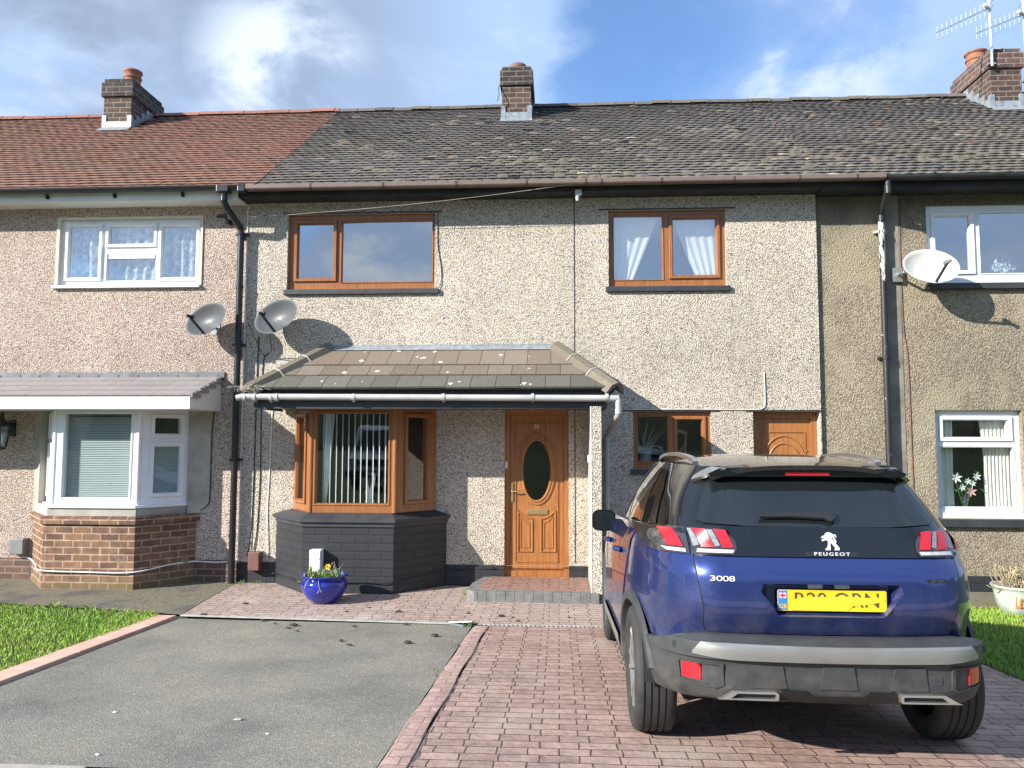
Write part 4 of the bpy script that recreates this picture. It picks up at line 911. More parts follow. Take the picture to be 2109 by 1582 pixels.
# slabs by the neighbours' walls
struct(sheet('slab', [(-11,.05),(-11,-1.35),(-6.4,-1.45),(-4.45,-1.78),(-4.02,-1.88),(-4.185,-.3),(-4.2,.05)], .003, 'm', .3).obj('concrete_path', 'mossy_concrete'))
struct(sheet('slab', [(3.41,.06),(3.41,-.9),(11,-.95),(11,.06)], .003, 'm', .3).obj('concrete_path', 'mossy_concrete'))
# step
SP = [(-.96,-.0),(-1.06,-.45),(-1.075,-.88),(-.985,-.985),(.46,-1.03),(.46,-.0)]
m = MB(); plain('step_block', (.15, .15, .142), .85, var=.3, nscale=9, bumps=.4); m.prism(SP, -.05, .118); st = m.obj('step', 'step_block', bevel=.006)
st2 = thing('door_step', 'low front door step with red paved top and grey block edge', 'step', (-.3,-.5,0))
st.parent = st2; st.location = -Vector((-.3,-.5,0)); st.name = 'step_base'; ORG[st.name] = Vector((-.3,-.5,0))
m = MB(); m.prism([(-.86,-.005),(-.935,-.45),(-.945,-.80),(-.88,-.87),(.455,-.90),(.455,-.005)], .1185, .122); m.obj('step_surface', 'step_top', st2)
m = MB()
for i in range(13):
    x = -.94+.108*i; m.box(x-.002, x+.002, -.9865-.0311*(x+.985), -.905, .02, .1186)
m.obj('block_joint', 'soil', st2)
# blue pot with daffodils
pc = Vector((-2.70,-1.12,0)); 
plain('blue_glaze', (.010, .018, .23), .12, var=.35, nscale=7, coat=.6)
P = thing('flower_pot', 'shiny cobalt blue glazed pot in front of the black brick bay', 'flower pot', pc)
m = MB(); m.lathe([(.13,.004),(.155,.012),(.20,.06),(.247,.13),(.262,.19),(.258,.235),(.232,.268),(.222,.275),(.236,.285),(.266,.30),(.27,.31),(.262,.318),(.232,.312),(.22,.29),(.215,.22)], pc, 48, cap=False); m.obj('pot_body', 'blue_glaze', P, smooth=True)
m = MB(); m.lathe([(0,.262),(.12,.262),(.222,.255)], pc, 24, cap=False); m.obj('soil', 'soil', P)
plain('leaf_green', (.075, .16, .025), .55, var=.4, nscale=14); plain('leaf_lime', (.20, .27, .05), .55, var=.3, nscale=14); plain('straw', (.36, .29, .17), .8, var=.3, nscale=10); plain('petal_yellow', (.80, .55, .04), .6, var=.15)
D = thing('daffodil', 'straggly daffodil clump with one yellow flower growing in the blue pot', 'plant', pc+Vector((0,0,.26)))
def blades(n, r, hmin, hmax, mat, name, droop=.5, w=.006, seed=1):
    q = random.Random(seed); m = MB()
    for i in range(n):
        a = q.uniform(0, 6.283); rr_ = r*math.sqrt(q.random()); b = pc+Vector((rr_*math.cos(a), rr_*math.sin(a), .255)); h = q.uniform(hmin, hmax); d = q.uniform(0, 6.283); out = droop*h*q.random()
        pts = [b+Vector((math.cos(d)*out*t*t, math.sin(d)*out*t*t, h*(t-.45*t*t*q.random()))) for t in (0,.35,.7,1)]; s_ = Vector((math.sin(d), -math.cos(d), 0))*w
        v = []
        for p, k in zip(pts, (1, 1.1, .8, .1)): v += [p-s_*k, p+s_*k]
        m.add(v, [(0,1,3,2),(2,3,5,4),(4,5,7,6)])
    return m.obj(name, mat, D, recalc=False)
blades(170, .20, .05, .13, 'leaf_green', 'leaves', 1.1, .006, 1); blades(80, .20, .05, .14, 'leaf_lime', 'leaves', .9, .007, 2); blades(34, .21, .08, .16, 'straw', 'dry_stems', 1.6, .0035, 3)
m = MB()
for q in ([(.09,-.02,.26),(.11,-.02,.40),(.12,-.03,.46),(.135,-.05,.40),(.15,-.08,.33),(.16,-.10,.24)],[(.11,-.04,.3),(.07,-.05,.40),(.11,-.05,.46)],[(-.10,-.20,.31),(-.13,-.25,.27),(-.15,-.26,.20)],[(.0,-.22,.31),(.01,-.265,.26),(.03,-.27,.19),(-.0,-.265,.15)],[(.03,-.262,.2),(.05,-.27,.16)]):
    m.tube([pc+Vector(p) for p in q], .004, 5)
m.obj('dry_stems', 'straw', D)
m = MB()
def flower(c, s, mat_name):
    c = Vector(c)
    for k in range(6):
        a = k*math.pi/3; d = Vector((math.cos(a), -.25, math.sin(a))); t = Vector((-math.sin(a), 0, math.cos(a)))
        m.add([c, c+d*s*.5+t*s*.32, c+d*s+Vector((0,-.1*s,0)), c+d*s*.5-t*s*.32], [(0,1,2,3)])
    m.lathe([(s*.16,0),(s*.22,-.25*s),(s*.34,-.5*s)], c, 10, 'y', cap=False)
flower(pc+Vector((.045,-.03,.405)), .042, ''); m.obj('flower', 'petal_yellow', D, recalc=False)
m = MB(); m.lathe([(0,-.05),(.016,-.02),(.020,.01),(.012,.035),(0,.045)], pc+Vector((-.15,-.06,.375)), 8); m.lathe([(0,-.05),(.012,-.02),(.015,.01),(.009,.035),(0,.045)], pc+Vector((-.045,-.1,.35)), 8); m.obj('bud', 'leaf_lime', D)
m = MB(); m.tube([pc+Vector((.04,-.01,.25)), pc+Vector((.045,-.01,.40))], .004, 6); m.tube([pc+Vector((-.14,-.05,.25)), pc+Vector((-.15,-.06,.34))], .004, 6); m.obj('stem', 'leaf_green', D)
# pale pot at the right
plain('celadon', (.42, .47, .40), .3, var=.25, nscale=6, coat=.3); plain('ochre_print', (.42, .20, .06), .5)
rc = Vector((4.98,-1.16,0))
P2 = thing('flower_pot', 'pale green glazed pot with orange motif on the right lawn edge', 'flower pot', rc)
m = MB(); m.lathe([(.15,.0),(.165,.01),(.205,.12),(.225,.24),(.23,.27),(.25,.285),(.25,.305),(.225,.305),(.215,.27),(.20,.2)], rc, 40, cap=False); m.obj('pot_body', 'celadon', P2, smooth=True, autosmooth=50)
m = MB(); m.lathe([(0,.27),(.21,.265)], rc, 20, cap=False); m.obj('soil', 'soil', P2)
m = MB()
for dz in (.11,.145,.18): m.lathe([(0,0),(.018,.002),(.018,.006)], rc+Vector((-.075,-.2-.22*(dz-.11),dz)), 10, 'y')
m.add([rc+Vector((-.115,-.168,.085)), rc+Vector((-.035,-.194,.085)), rc+Vector((-.032,-.212,.21)), rc+Vector((-.118,-.188,.21))], [(0,1,2,3)]); m.obj('motif', 'ochre_print', P2, recalc=False)
DP = thing('dead_plant', 'tangle of dry brown stalks growing in the pale green pot', 'plant', rc+Vector((0,0,.27)))
m = MB(); q = random.Random(12)
for i in range(75):
    a = q.uniform(0,6.28); r_ = .2*q.random(); b = rc+Vector((r_*math.cos(a), r_*math.sin(a), .265)); h = q.uniform(.08,.26); l = Vector((q.gauss(0,.06), q.gauss(0,.05), h))
    m.tube([b, b+l*.5+Vector((q.gauss(0,.01),0,0)), b+l], .0035, 5)
for i in range(40):
    c = rc+Vector((q.gauss(0,.09), q.gauss(0,.07), .30+.22*q.random())); s = .018
    m.add([c+Vector((q.gauss(0,s),q.gauss(0,s),q.gauss(0,s))) for _ in range(4)], [(0,1,2,3)])
for t in ([(-.15,-.05,.28),(-.22,-.08,.42),(-.27,-.08,.52)],[(-.2,-.1,.28),(-.28,-.12,.29),(-.33,-.12,.33)],[(-.28,-.12,.29),(-.35,-.13,.30),(-.38,-.13,.32)],[(-.1,0,.3),(-.16,0,.45),(-.18,0,.52)]): m.tube([rc+Vector(p) for p in t], .005, 5)
m.obj('stalks', 'straw', DP, recalc=False)
# lawns
def grass_mat():
    m, nt, b = new_mat('grass_blade'); a = N(nt, 'ShaderNodeAttribute', attribute_name='Col').outputs[0]
    setp(nt, b, color=a, rough=.6, spec=.3); return m
grass_mat()
def lawn(name, poly, n, seed, hgt, label):
    q = np.random.default_rng(seed); xs = [p[0] for p in poly]; ys = [p[1] for p in poly]
    X = q.uniform(min(xs), max(xs), n*2); Y = q.uniform(min(ys), max(ys), n*2); ins = np.zeros(len(X), bool)
    for i in range(len(poly)):
        (x0,y0),(x1,y1) = poly[i], poly[(i+1) % len(poly)]; c = (y0 > Y) != (y1 > Y)
        with np.errstate(all='ignore'): xi = (x1-x0)*(Y-y0)/(y1-y0)+x0
        ins ^= c & (X < xi)
    X, Y = X[ins][:n], Y[ins][:n]; k = len(X); Z = np.where(Y > -2.04, 0, .06*(-2.04-Y))-.005
    h = hgt*q.uniform(.45, 1.25, k)*(1+.25*np.sin(X*2.1+Y*1.3)); a = q.uniform(0, 6.283, k); w = q.uniform(.002, .0042, k); l = h*q.uniform(.1, .9, k); ld = q.uniform(0, 6.283, k)
    B = np.stack([X,Y,Z],1); s = np.stack([np.cos(a), np.sin(a), 0*a],1)*w[:,None]; ln = np.stack([np.cos(ld)*l, np.sin(ld)*l, h],1)
    md = np.stack([np.cos(ld)*l*.3, np.sin(ld)*l*.3, h*.6],1)
    V = np.stack([B-s, B+s, B+md+s*.8, B+md-s*.8, B+ln], 1).reshape(-1,3)
    me = bpy.data.meshes.new(name); me.vertices.add(k*5); me.vertices.foreach_set('co', V.astype(np.float32).ravel())
    I = np.arange(k)[:,None]*5; L = np.concatenate([I+0,I+1,I+2,I+3,I+3,I+2,I+4],1).ravel().astype(np.int32)
    me.loops.add(k*7); me.loops.foreach_set('vertex_index', L); me.polygons.add(k*2)
    st_ = (np.arange(k)[:,None]*7+np.array([0,4])).ravel(); me.polygons.foreach_set('loop_start', st_.astype(np.int32)); me.update(calc_edges=True)
    base = np.array([.20,.345,.04])*(.7+.6*q.random((k,1))); yl = np.clip(.5+.5*np.sin(X*1.7+1)*np.sin(Y*2.3)+.35*np.sin(X*5.1+Y*3.7)+q.normal(0,.28,k),0,1)[:,None]
    c = base*(1-.45*yl)+np.array([.31,.37,.07])*.55*yl; dry = (q.random(k) < .05+.12*(np.sin(X*3.3+2)*np.sin(Y*4.1) > .55))[:,None]; c = np.where(dry, np.array([.33,.28,.14]), c)
    at = me.color_attributes.new('Col','FLOAT_COLOR','CORNER'); d = np.ones((k,7,4),np.float32); d[:,:,:3] = c[:,None,:]; at.data.foreach_set('color', d.ravel())
    o = bpy.data.objects.new(name, me); COL.objects.link(o); me.materials.append(MATS['grass_blade']); stuff(o, label, 'grass'); return o
LP = [(-9.2,-1.42),(-6.4,-1.50),(-4.55,-1.80),(-4.20,-1.95),(-4.07,-4.6),(-3.97,-6.3),(-9.2,-6.3)]
lawn('lawn', LP, 90000, 3, .044, 'bright green lawn left of the tarmac driveway')
lawn('lawn', [(3.37,-.98),(7.5,-.98),(7.5,-6.4),(3.38,-6.4)], 70000, 4, .044, 'bright green lawn beyond the blue car')
m = MB(); q = random.Random(31)
for (x, y, n_, s_) in ((-5.6,-1.62,9,.11),(-5.15,-1.68,8,.09),(-6.3,-1.62,7,.08),(-4.75,-2.2,7,.06),(-6.9,-1.55,8,.07)):
    for k in range(n_):
        a = q.uniform(0,6.28); d = Vector((math.cos(a), math.sin(a), .75)).normalized(); t = Vector((-math.sin(a), math.cos(a), 0)); c = Vector((x,y,gz(y)))
        m.add([c, c+d*s_*.5+t*s_*.16, c+d*s_+Vector((0,0,-.1*s_)), c+d*s_*.5-t*s_*.16], [(0,1,2,3)])
stuff(m.obj('weeds', 'leaf_lime', recalc=False), 'broad leaved weeds along the top of the left lawn', 'weeds')
m = MB(); q = random.Random(77)
for (x, y, n_) in ((-.90,-2.16,14),(-.98,-2.06,8),(-.89,-3.2,6),(-.90,-4.1,5),(-4.1,-.12,16),(-3.9,-.05,10),(-4.2,-.3,8),(3.36,-2.9,14),(3.36,-3.9,10),(-1.15,-.55,6)):
    for k in range(n_):
        b = Vector((x+q.gauss(0,.035), y+q.gauss(0,.035), gz(y))); h = q.uniform(.02,.07); l = Vector((q.gauss(0,.03), q.gauss(0,.03), h)); s_ = Vector((.004,0,0)); m.add([b-s_, b+s_, b+l*.6+s_*.7, b+l*.6-s_*.7, b+l], [(0,1,2,3),(3,2,4)])
stuff(m.obj('joint_weeds', 'leaf_green', recalc=False), 'small tufts of weed growing from the joints of the paving', 'weeds')
# debris: each crumb of mud and stone its own object
mud = [(-3.78,-1.86),(-3.04,-2.1),(-2.86,-2.25),(-2.63,-2.34),(-2.64,-2.48),(-2.5,-2.63),(-2.02,-2.34),(-2.1,-1.40),(-1.54,-2.18),(-1.73,-1.59),(-.97,-1.6),(-.61,-1.72),(-.48,-1.77),(-.42,-1.92),(.11,-1.73),(-1.83,-3.23),(-1.34,-3.09),(-3.55,-1.3),(-1.95,-3.05),(-1.15,-2.75),(-2.3,-1.62)]
plain('mud', (.045, .032, .022), .9, var=.4, nscale=40)
def lump(c, s, flat_, seed):
    q = random.Random(seed); m = MB(); n = 8
    prof = [(0,0),(.9,.08),(1,.3),(.7,.75),(0,1)]
    v = []
    for r_, h in prof:
        for k in range(n):
            a = 2*math.pi*k/n; f_ = r_*q.uniform(.6,1.25); v.append((c[0]+s*f_*math.cos(a)*1.5, c[1]+s*f_*math.sin(a), c[2]+s*h*flat_))
    m.add(v, [(j*n+k, j*n+(k+1)%n, (j+1)*n+(k+1)%n, (j+1)*n+k) for j in range(4) for k in range(n)]); return m
for i, (x, y) in enumerate(mud):
    s = rr.choice((.014,.018,.024,.03)); o = lump((0,0,0), s, .8, i).obj('mud_crumb', 'mud'); o.location = (x, y, gz(y)+.001)
    tag(o, 'dark crumb of dried mud lying by the drain strip in front of the house', 'mud crumb', 'mud crumbs by the drain')
sl = ['pale chalky stone alone on the middle of the tarmac', 'small white chip on the left of the tarmac', 'tiny white grit piece near the front edge of the tarmac', 'pale grit piece on the tarmac right of the larger stone']
for i, (x, y, s) in enumerate(((-1.90,-5.41,.016),(-2.71,-5.32,.009),(-2.37,-6.05,.008),(-1.63,-5.65,.008))):
    o = lump((0,0,0), s, .9, 50+i).obj('stone', 'concrete_grey' if i == 0 else 'sheer'); o.location = (x, y, gz(y)-.004); tag(o, sl[i], 'stone', 'loose stones on the tarmac')
# ------------------------------------------------------------------ things fixed to the walls
def dish(name, label, c, yaw, pitch, w, h, mat, arm_dir, mast_to, group, roll=0):
    c = Vector(c); T = thing(name, label, 'satellite dish', (c.x, 0.0, c.z), group)
    rot = Matrix.Rotation(yaw, 4, 'Z') @ Matrix.Rotation(pitch, 4, 'X') @ Matrix.Rotation(roll, 4, 'Y')   # faces -y
    m = MB(); n = 40; rings = 8; dp = .085*w/.5
    def P(r, a, o): 
        q = Vector((w/2*r*math.cos(a), -o - dp*(r*r-1), h/2*r*math.sin(a))); return c + rot @ q
    v = [P(r/rings, 2*math.pi*k/n, 0) for r in range(rings+1) for k in range(n)]; v += [P(1.015, 2*math.pi*k/n, -.004) for k in range(n)]
    v += [P(r/rings, 2*math.pi*k/n, -.008) for r in range(rings, -1, -1) for k in range(n)]
    J = 2*rings+2
    m.add(v, [(j*n+k, j*n+(k+1) % n, (j+1)*n+(k+1) % n, (j+1)*n+k) for j in range(J) for k in range(n)])
    m.obj('reflector', mat, T, smooth=True, autosmooth=60)
    lo = c + rot @ Vector((0, 0.0, -h/2*.97)); lnb = c + rot @ Vector(arm_dir)
    m = MB(); m.bar(lo, lnb, .022, .03); m.obj('arm', 'black_plastic', T, bevel=.003)
    d = (c + rot @ Vector((0, dp, 0)) - lnb).normalized(); m = MB(); m.tube([lnb-d*.05, lnb+d*.02], .022, 12); m.tube([lnb+d*.02, lnb+d*.055], .032, 14); m.obj('receiver', 'black_plastic' if mat != 'dish_white' else 'grey_box', T, smooth=True, autosmooth=40)
    m = MB(); bk = c + rot @ Vector((0, dp+.02, -.02)); mt = Vector(mast_to); m.tube([bk, bk+Vector((0,.05,0)), Vector((mt.x, bk.y+.05, mt.z))], .018, 8); m.tube([Vector((mt.x, bk.y+.05, mt.z)), Vector((mt.x, .0, mt.z))], .018, 8); m.box(mt.x-.06, mt.x+.06, -.004, .012 if mt.x < 4 else .055, mt.z-.09, mt.z+.09); m.obj('wall_bracket', 'galvanised', T)
    m = MB()
    for a, b in ((-.035,.0),(.035,.01),(-.02,-.13),(.04,-.13)):
        q = c + rot @ Vector((a, dp*(1-(a/(w/2))**2-(b/(h/2))**2)-.003, b)); m.lathe([(.006,-.003),(.006,.003)], q, 6, 'y')
    m.obj('bolt', 'black_plastic', T); return T
plain('dish_grey', (.085, .09, .097), .42, var=.06, spec=.25); plain('dish_white', (.66, .63, .57), .45, var=.05)
DG = 'satellite dishes on the terrace'
dish('satellite_dish', 'small grey satellite dish on the pink pebbledash left of the black downpipe', (-4.60,-.31,3.435), rad(-19), rad(-17), .64, .45, 'dish_grey', (-.03,-.25,-.075), (-4.60,0,3.36), DG, rad(-12))
dish('satellite_dish', 'small grey satellite dish above the left end of the porch canopy', (-3.665,-.31,3.465), rad(-20), rad(-17), .66, .47, 'dish_grey', (-.03,-.25,-.075), (-3.72,0,3.38), DG, rad(-12))
dish('satellite_dish', 'wide cream satellite dish in front of the right house upper window', (4.605,-.33,4.03), rad(2), rad(-24), .68, .50, 'dish_white', (.02,-.30,-.17), (4.34,.05,3.99), DG)
cable(None, [(-3.92,-.55,3.34),(-3.93,-.2,3.1),(-3.90,-.05,2.98),(-3.78,-.12,3.05),(-3.74,-.3,3.22)], .005, 'black_plastic', 'dish_cable')
tag(bpy.data.objects['dish_cable'], 'thin looped black cable hanging below the dish over the canopy', 'cable')
C_ = thing('security_camera', 'small black security camera beside the top of the black downpipe', 'security camera', (-4.42,0,4.84))
m = MB(); m.tube([(-4.56,-.16,4.845),(-4.44,-.12,4.865)], .03, 12); m.obj('camera_body', 'black_plastic', C_, smooth=True, autosmooth=40)
m = MB(); m.bar((-4.47,-.13,4.84),(-4.44,.0,4.80),.02,.02); m.lathe([(.035,-.012),(.035,.0)], (-4.44,.0,4.80), 12, 'y'); m.tube([(-4.45,-.1,4.83),(-4.46,-.08,4.77),(-4.40,-.04,4.75),(-4.34,-.04,4.79),(-4.30,-.08,4.78)], .006, 6); m.obj('bracket', 'black_plastic', C_)
m = MB(); m.tube([(-4.565,-.162,4.844),(-4.56,-.16,4.845)], .022, 12); m.obj('lens', 'galvanised', C_)
L_ = thing('wall_lantern', 'black carriage lantern on the left house beneath its canopy', 'lantern', (-7.38,0,1.95))
m = MB(); cxl, cyl = -7.38, -.20
m.lathe([(.045,1.72),(.065,1.735),(.06,1.76)], (cxl,cyl,0), 6); m.lathe([(.135,2.03),(.125,2.05),(.05,2.11),(.035,2.14),(.02,2.19),(.028,2.205),(0,2.23)], (cxl,cyl,0), 6)
for k in range(6):
    a = k*math.pi/3; m.bar((cxl+.062*math.cos(a), cyl+.062*math.sin(a), 1.76), (cxl+.118*math.cos(a), cyl+.118*math.sin(a), 2.03), .012, .012)
m.box(cxl-.015, cxl+.015, cyl, .0, 2.06, 2.085); m.box(cxl-.05, cxl+.05, -.02, .006, 1.9, 2.12); m.obj('lantern_frame', 'black_plastic', L_)
m = MB(); m.lathe([(.055,1.765),(.11,2.025)], (cxl,cyl,0), 6, cap=False); m.obj('lantern_glass', 'window_glass_low', L_, recalc=False)
m = MB(); m.lathe([(.012,1.76),(.02,1.80),(.035,1.88),(.03,1.93),(0,1.95)], (cxl,cyl,0), 10); m.obj('bulb', 'white_upvc', L_, smooth=True)
def ubox(name, label, x0, x1, z0, z1, y0, y1, mat, lid=None):
    T = thing(name, label, 'meter box', ((x0+x1)/2, y1, z0)); m = MB(); m.box(x0, x1, y0, y1, z0, z1); m.obj('box_body', mat, T, bevel=.008)
    m = MB(); m.box(x0+.008, x1-.008, y0-.008, y0-.0002, z0+.008, z1-.008); m.obj('lid', mat, T, bevel=.004)
    if lid:
        m = MB(); m.bar((x0-.002, y0-.009, lid), (x1+.002, y0-.009, lid), .004, .006); m.obj('strap', 'black_plastic', T)
    return T
ubox('utility_box', 'small grey utility box on the left pebbledash beside the brick bay', -7.27, -7.07, .34, .55, -.10, .004, 'grey_box')
ubox('utility_box', 'small dark brown utility box low on the wall by the downpipe', -4.02, -3.87, .17, .41, -.12, 0, 'brown_box')
ubox('utility_box', 'white utility box on the black brick bay behind the blue pot', -3.01, -2.87, .22, .535, -.74, -.62, 'white_upvc', .43)
m = MB(); m.box(.345, .375, -.80, -.74, 1.60, 1.69); tag(m.obj('wall_sensor', 'white_upvc', bevel=.006), 'tiny white sensor box on the inner porch side wall', 'sensor')
# telephone wire
pts = []
a, b = Vector((-4.46,-.10,4.835)), Vector((.3,-.44,5.12)); 
for k in range(25):
    t = k/24; p = a+(b-a)*t; p.z -= .11*4*t*(1-t)*.55; pts.append(p)
m = MB(); m.tube(pts, .0032, 5); tag(m.obj('telephone_wire', 'concrete_grey'), 'thin pale wire slung along below the eaves to the gutter', 'wire')
# aerials
def aerial(label, mast_x, my, z0, z1, booms, strips):
    T = thing('tv_aerial', label, 'aerial', (mast_x, my, z0), 'television aerials on the right chimney')
    m = MB(); m.tube([(mast_x,my,z0),(mast_x-.012,my,z1)], .02, 8)
    for z in strips: m.lathe([(.026,-.012),(.026,.012)], (mast_x,my,z), 8)
    m.obj('mast', 'aluminium', T, smooth=True, autosmooth=40)
    for (p0, p1, n, el, refl) in booms:
        p0, p1 = Vector(p0), Vector(p1); m = MB(); m.bar(p0, p1, .014, .014); bm_ = m.obj('boom', 'galvanised', T); m = MB()
        for k in range(n):
            c = p0+(p1-p0)*((k+.15)/(n)); m.tube([c-Vector((0,0,el*(1+.02*k))), c+Vector((0,0,el*(1+.02*k)))], .005, 5)
        m.obj('rod', 'aluminium', bm_)
        if refl:
            m = MB()
            for dx in (-.05, .05):
                for dz in (-.14,-.05,.05,.14): m.tube([p1+Vector((-.03,-.2,dz+.09)), p1+Vector((.05,.2,dz+.09))], .005, 5)
            m.bar(p1+Vector((.0,0,-.16)), p1+Vector((.02,0,.30)), .012, .012); m.bar(p1, p1+Vector((-.12,-.1,0)), .05, .03); m.obj('reflector', 'aluminium', bm_)
    m = MB(); m.box(mast_x-.06, mast_x+.06, my-.005, my+.06, z0+.03, z0+.06); m.obj('clamp', 'galvanised', T); return T
aerial('rooftop television aerial on a thin mast at the left corner of the right chimney', 7.045, 2.52, 7.95, 9.35, [((6.03,2.2,8.37),(7.03,2.52,8.93),11,.10,True),((6.75,2.2,9.02),(7.6,2.55,9.45),9,.10,False)], (8.2,8.45,8.75,8.9))
aerial('rooftop television aerial on the mast at the right side of the right chimney', 7.60, 2.55, 7.66, 9.6, [((6.69,2.3,8.39),(7.58,2.55,8.82),10,.10,True)], (8.0,8.5,9.0))
# ------------------------------------------------------------------ seen through the windows
def cloth(name, label, cat, mat, fn, nu=70, nv=14, group=None):
    m = MB(); m.grid(fn, nu, nv); o = m.obj(name, mat, smooth=True, recalc=False); tag(o, label, cat, group); return o
def drape(x0, x1, y, z0, z1, amp, waves, pull=None):
    def fn(u, v):       # v from bottom to top
        a, b = x0, x1
        if pull: a, b = pull(v)
        return (a+(b-a)*u, y+amp*math.sin(u*waves*6.283)+.01*math.sin(v*5), z0+(z1-z0)*v)
    return fn
CG = 'curtains in the windows'
cloth('curtain', 'sheer white curtain swept left behind the squarish upstairs window', 'curtain', 'sheer', drape(0,0,.165,3.93,4.86,.006,5,lambda v:(.67, .67+.30+.37*v)), group=CG)
cloth('curtain', 'sheer white curtain swept right behind the squarish upstairs window', 'curtain', 'sheer', drape(0,0,.165,3.93,4.86,.006,5,lambda v:(2.17-.32-.36*v, 2.17)), group=CG)
def lace_mat():
    m, nt, b = new_mat('lace'); o = objco(nt); n_ = noise(nt, o, 14.0, 5.0, .7); setp(nt, b, color=ramp(nt, n_, [(.35, (.28,.33,.40)), (.62, (.80,.83,.84))]), rough=.85, alpha=ramp(nt, n_, [(.3, .45), (.6, .95)])); return m
lace_mat()
cloth('curtain', 'floral lace net curtain across the white upstairs window', 'curtain', 'lace', drape(-6.82,-4.86,.15,3.96,4.86,.018,15), 220, 12, CG)
cloth('curtain', 'cream pleated curtain at the left of the ground floor white window', 'curtain', 'cream_fabric', drape(4.80,5.06,.255,.92,2.24,.012,4), group=CG)
cloth('curtain', 'wide cream pleated curtain at the right of the ground floor white window', 'curtain', 'cream_fabric', drape(0,0,.255,.92,2.24,.012,8,lambda v:(5.44-.13*max(0,v-.55), 5.80)), group=CG)
cloth('curtain', 'net curtain gathered at the left of the bay window', 'curtain', 'sheer', drape(0,0,-.38,1.0,2.2,.012,3,lambda v:(-2.98, -2.93+.10*v)), group=CG)
T = thing('vertical_blind', 'vertical blind of white slats behind the dark bay window', 'blind', (-2.55,-.43,1.06), 'blinds in the bay windows')
m = MB(); m.box(-3.04, -2.08, -.45, -.41, 2.205, 2.235); m.obj('head_rail', 'white_upvc', T)
for k in range(12):
    x = -2.95+.078*k; m = MB(); m.grid(lambda u, v: (x+.036*(u-.5)*1.0, -.43-.075*(u-.5)+.004*math.sin(u*3.1), 1.075+(2.2-1.075)*v), 4, 2); m.obj('slat', 'blind_white', T, recalc=False)
T = thing('venetian_blind', 'closed pale green venetian blind filling the white bay window', 'blind', (-5.86,-.44,1.1), 'blinds in the bay windows')
m = MB(); m.box(-6.36, -5.36, -.46, -.40, 2.16, 2.2); m.obj('head_rail', 'black_plastic', T)
m = MB(); n_ = 46
for k in range(n_):
    z = 1.10+(2.15-1.10)*k/n_; m.add([(-6.36,-.446,z),(-5.36,-.446,z),(-5.36,-.431,z+.0175),(-6.36,-.431,z+.0175)], [(0,1,2,3)])
m.obj('blind_slats', 'blind_vane', T, recalc=False)
T = thing('venetian_blind', 'narrow pale venetian blind in the right side light of the white bay', 'blind', (-5.0,-.2,1.1), 'blinds in the bay windows')
m = MB(); mp_, L_2 = seg(WL[2], WL[3])
for k in range(34):
    z = 1.15+.62*k/34; m.add([mp_(.15,.058,z), mp_(L_2-.1,.058,z), mp_(L_2-.1,.073,z+.0178), mp_(.15,.073,z+.0178)], [(0,1,2,3)])
m.obj('blind_slats', 'blind_vane', T, recalc=False)
m = MB(); m.prism([(-.055,0),(.055,0),(.06,.05),(.05,.09),(.03,.12),(.035,.18),(.05,.26),(.06,.31),(.05,.35),(.025,.365),(.0,.34),(.02,.345),(.03,.32),(.015,.27),(-.01,.2),(-.03,.24),(-.045,.3),(-.05,.22),(-.04,.16),(-.07,.2),(-.06,.12),(-.08,.06)], -.02, .02, lambda a, b, h: (-2.38+a, -.30+h, .962+b*1.35))
tag(m.obj('swan_ornament', 'white_upvc', bevel=.006), 'white swan ornament standing inside the dark bay window', 'ornament')
plain('ornament_wood', (.36, .24, .14), .6); plain('leaf_grey', (.16, .23, .17), .5, var=.3)
m = MB(); m.bar((1.66,.32,1.62),(1.68,.32,1.98),.045,.03); m.bar((1.69,.32,1.96),(1.56,.30,2.0),.06,.05); m.bar((1.56,.30,2.0),(1.54,.28,1.95),.04,.05); m.bar((1.66,.32,1.80),(1.58,.31,1.70),.03,.03); m.bar((1.60,.31,1.71),(1.72,.31,1.63),.05,.03)
tag(m.obj('ornament', 'ornament_wood', bevel=.008), 'carved wooden ornament behind the small ground floor brown window', 'ornament')
T = thing('house_plant', 'spiky house plant in a pot behind the small brown window', 'plant', (1.12,.28,1.5))
m = MB(); m.lathe([(.06,1.5),(.085,1.68),(.09,1.72),(.08,1.72),(.07,1.66)], (1.14,.28,0), 18, cap=False); m.obj('pot', 'concrete_grey', T, smooth=True)
m = MB(); q = random.Random(3)
for k in range(15):
    a = q.uniform(-1.1,1.1); l = q.uniform(.25,.5); b = Vector((1.14+q.gauss(0,.03),.28,1.68)); tip = b+Vector((math.sin(a)*l*.7, q.gauss(0,.04)-.03, math.cos(a)*l)); md = (b+tip)/2+Vector((0,0,.05)); s_ = Vector((.011,0,0))
    m.add([b-s_,b+s_,md+s_,md-s_,tip], [(0,1,2,3),(3,2,4)])
m.obj('leaves', 'leaf_grey', T, recalc=False)
T = thing('flower_vase', 'vase of white lilies and a pink bloom in the ground floor window', 'flowers', (5.18,.24,.97), 'flowers in the right house windows')
m = MB(); m.lathe([(.045,.97),(.05,.99),(.035,1.08),(.055,1.2),(.05,1.2),(.03,1.09)], (5.18,.24,0), 16, cap=False); m.obj('vase', 'window_glass_low', T, smooth=True)
plain('petal_white', (.78,.78,.74), .6); plain('petal_pink', (.72,.38,.36), .6); plain('petal_blue', (.52,.64,.66), .6)
m = MB(); q = random.Random(8); heads = [(-.12,.40,.075),(.13,.42,.06),(.02,.36,.05),(-.05,.28,.05),(.08,.33,.045)]
for x, z, s in heads: m.tube([(5.18,.24,1.0),(5.18+x*.4,.24,1.12),(5.18+x,.22,1.0+z)], .004, 5)
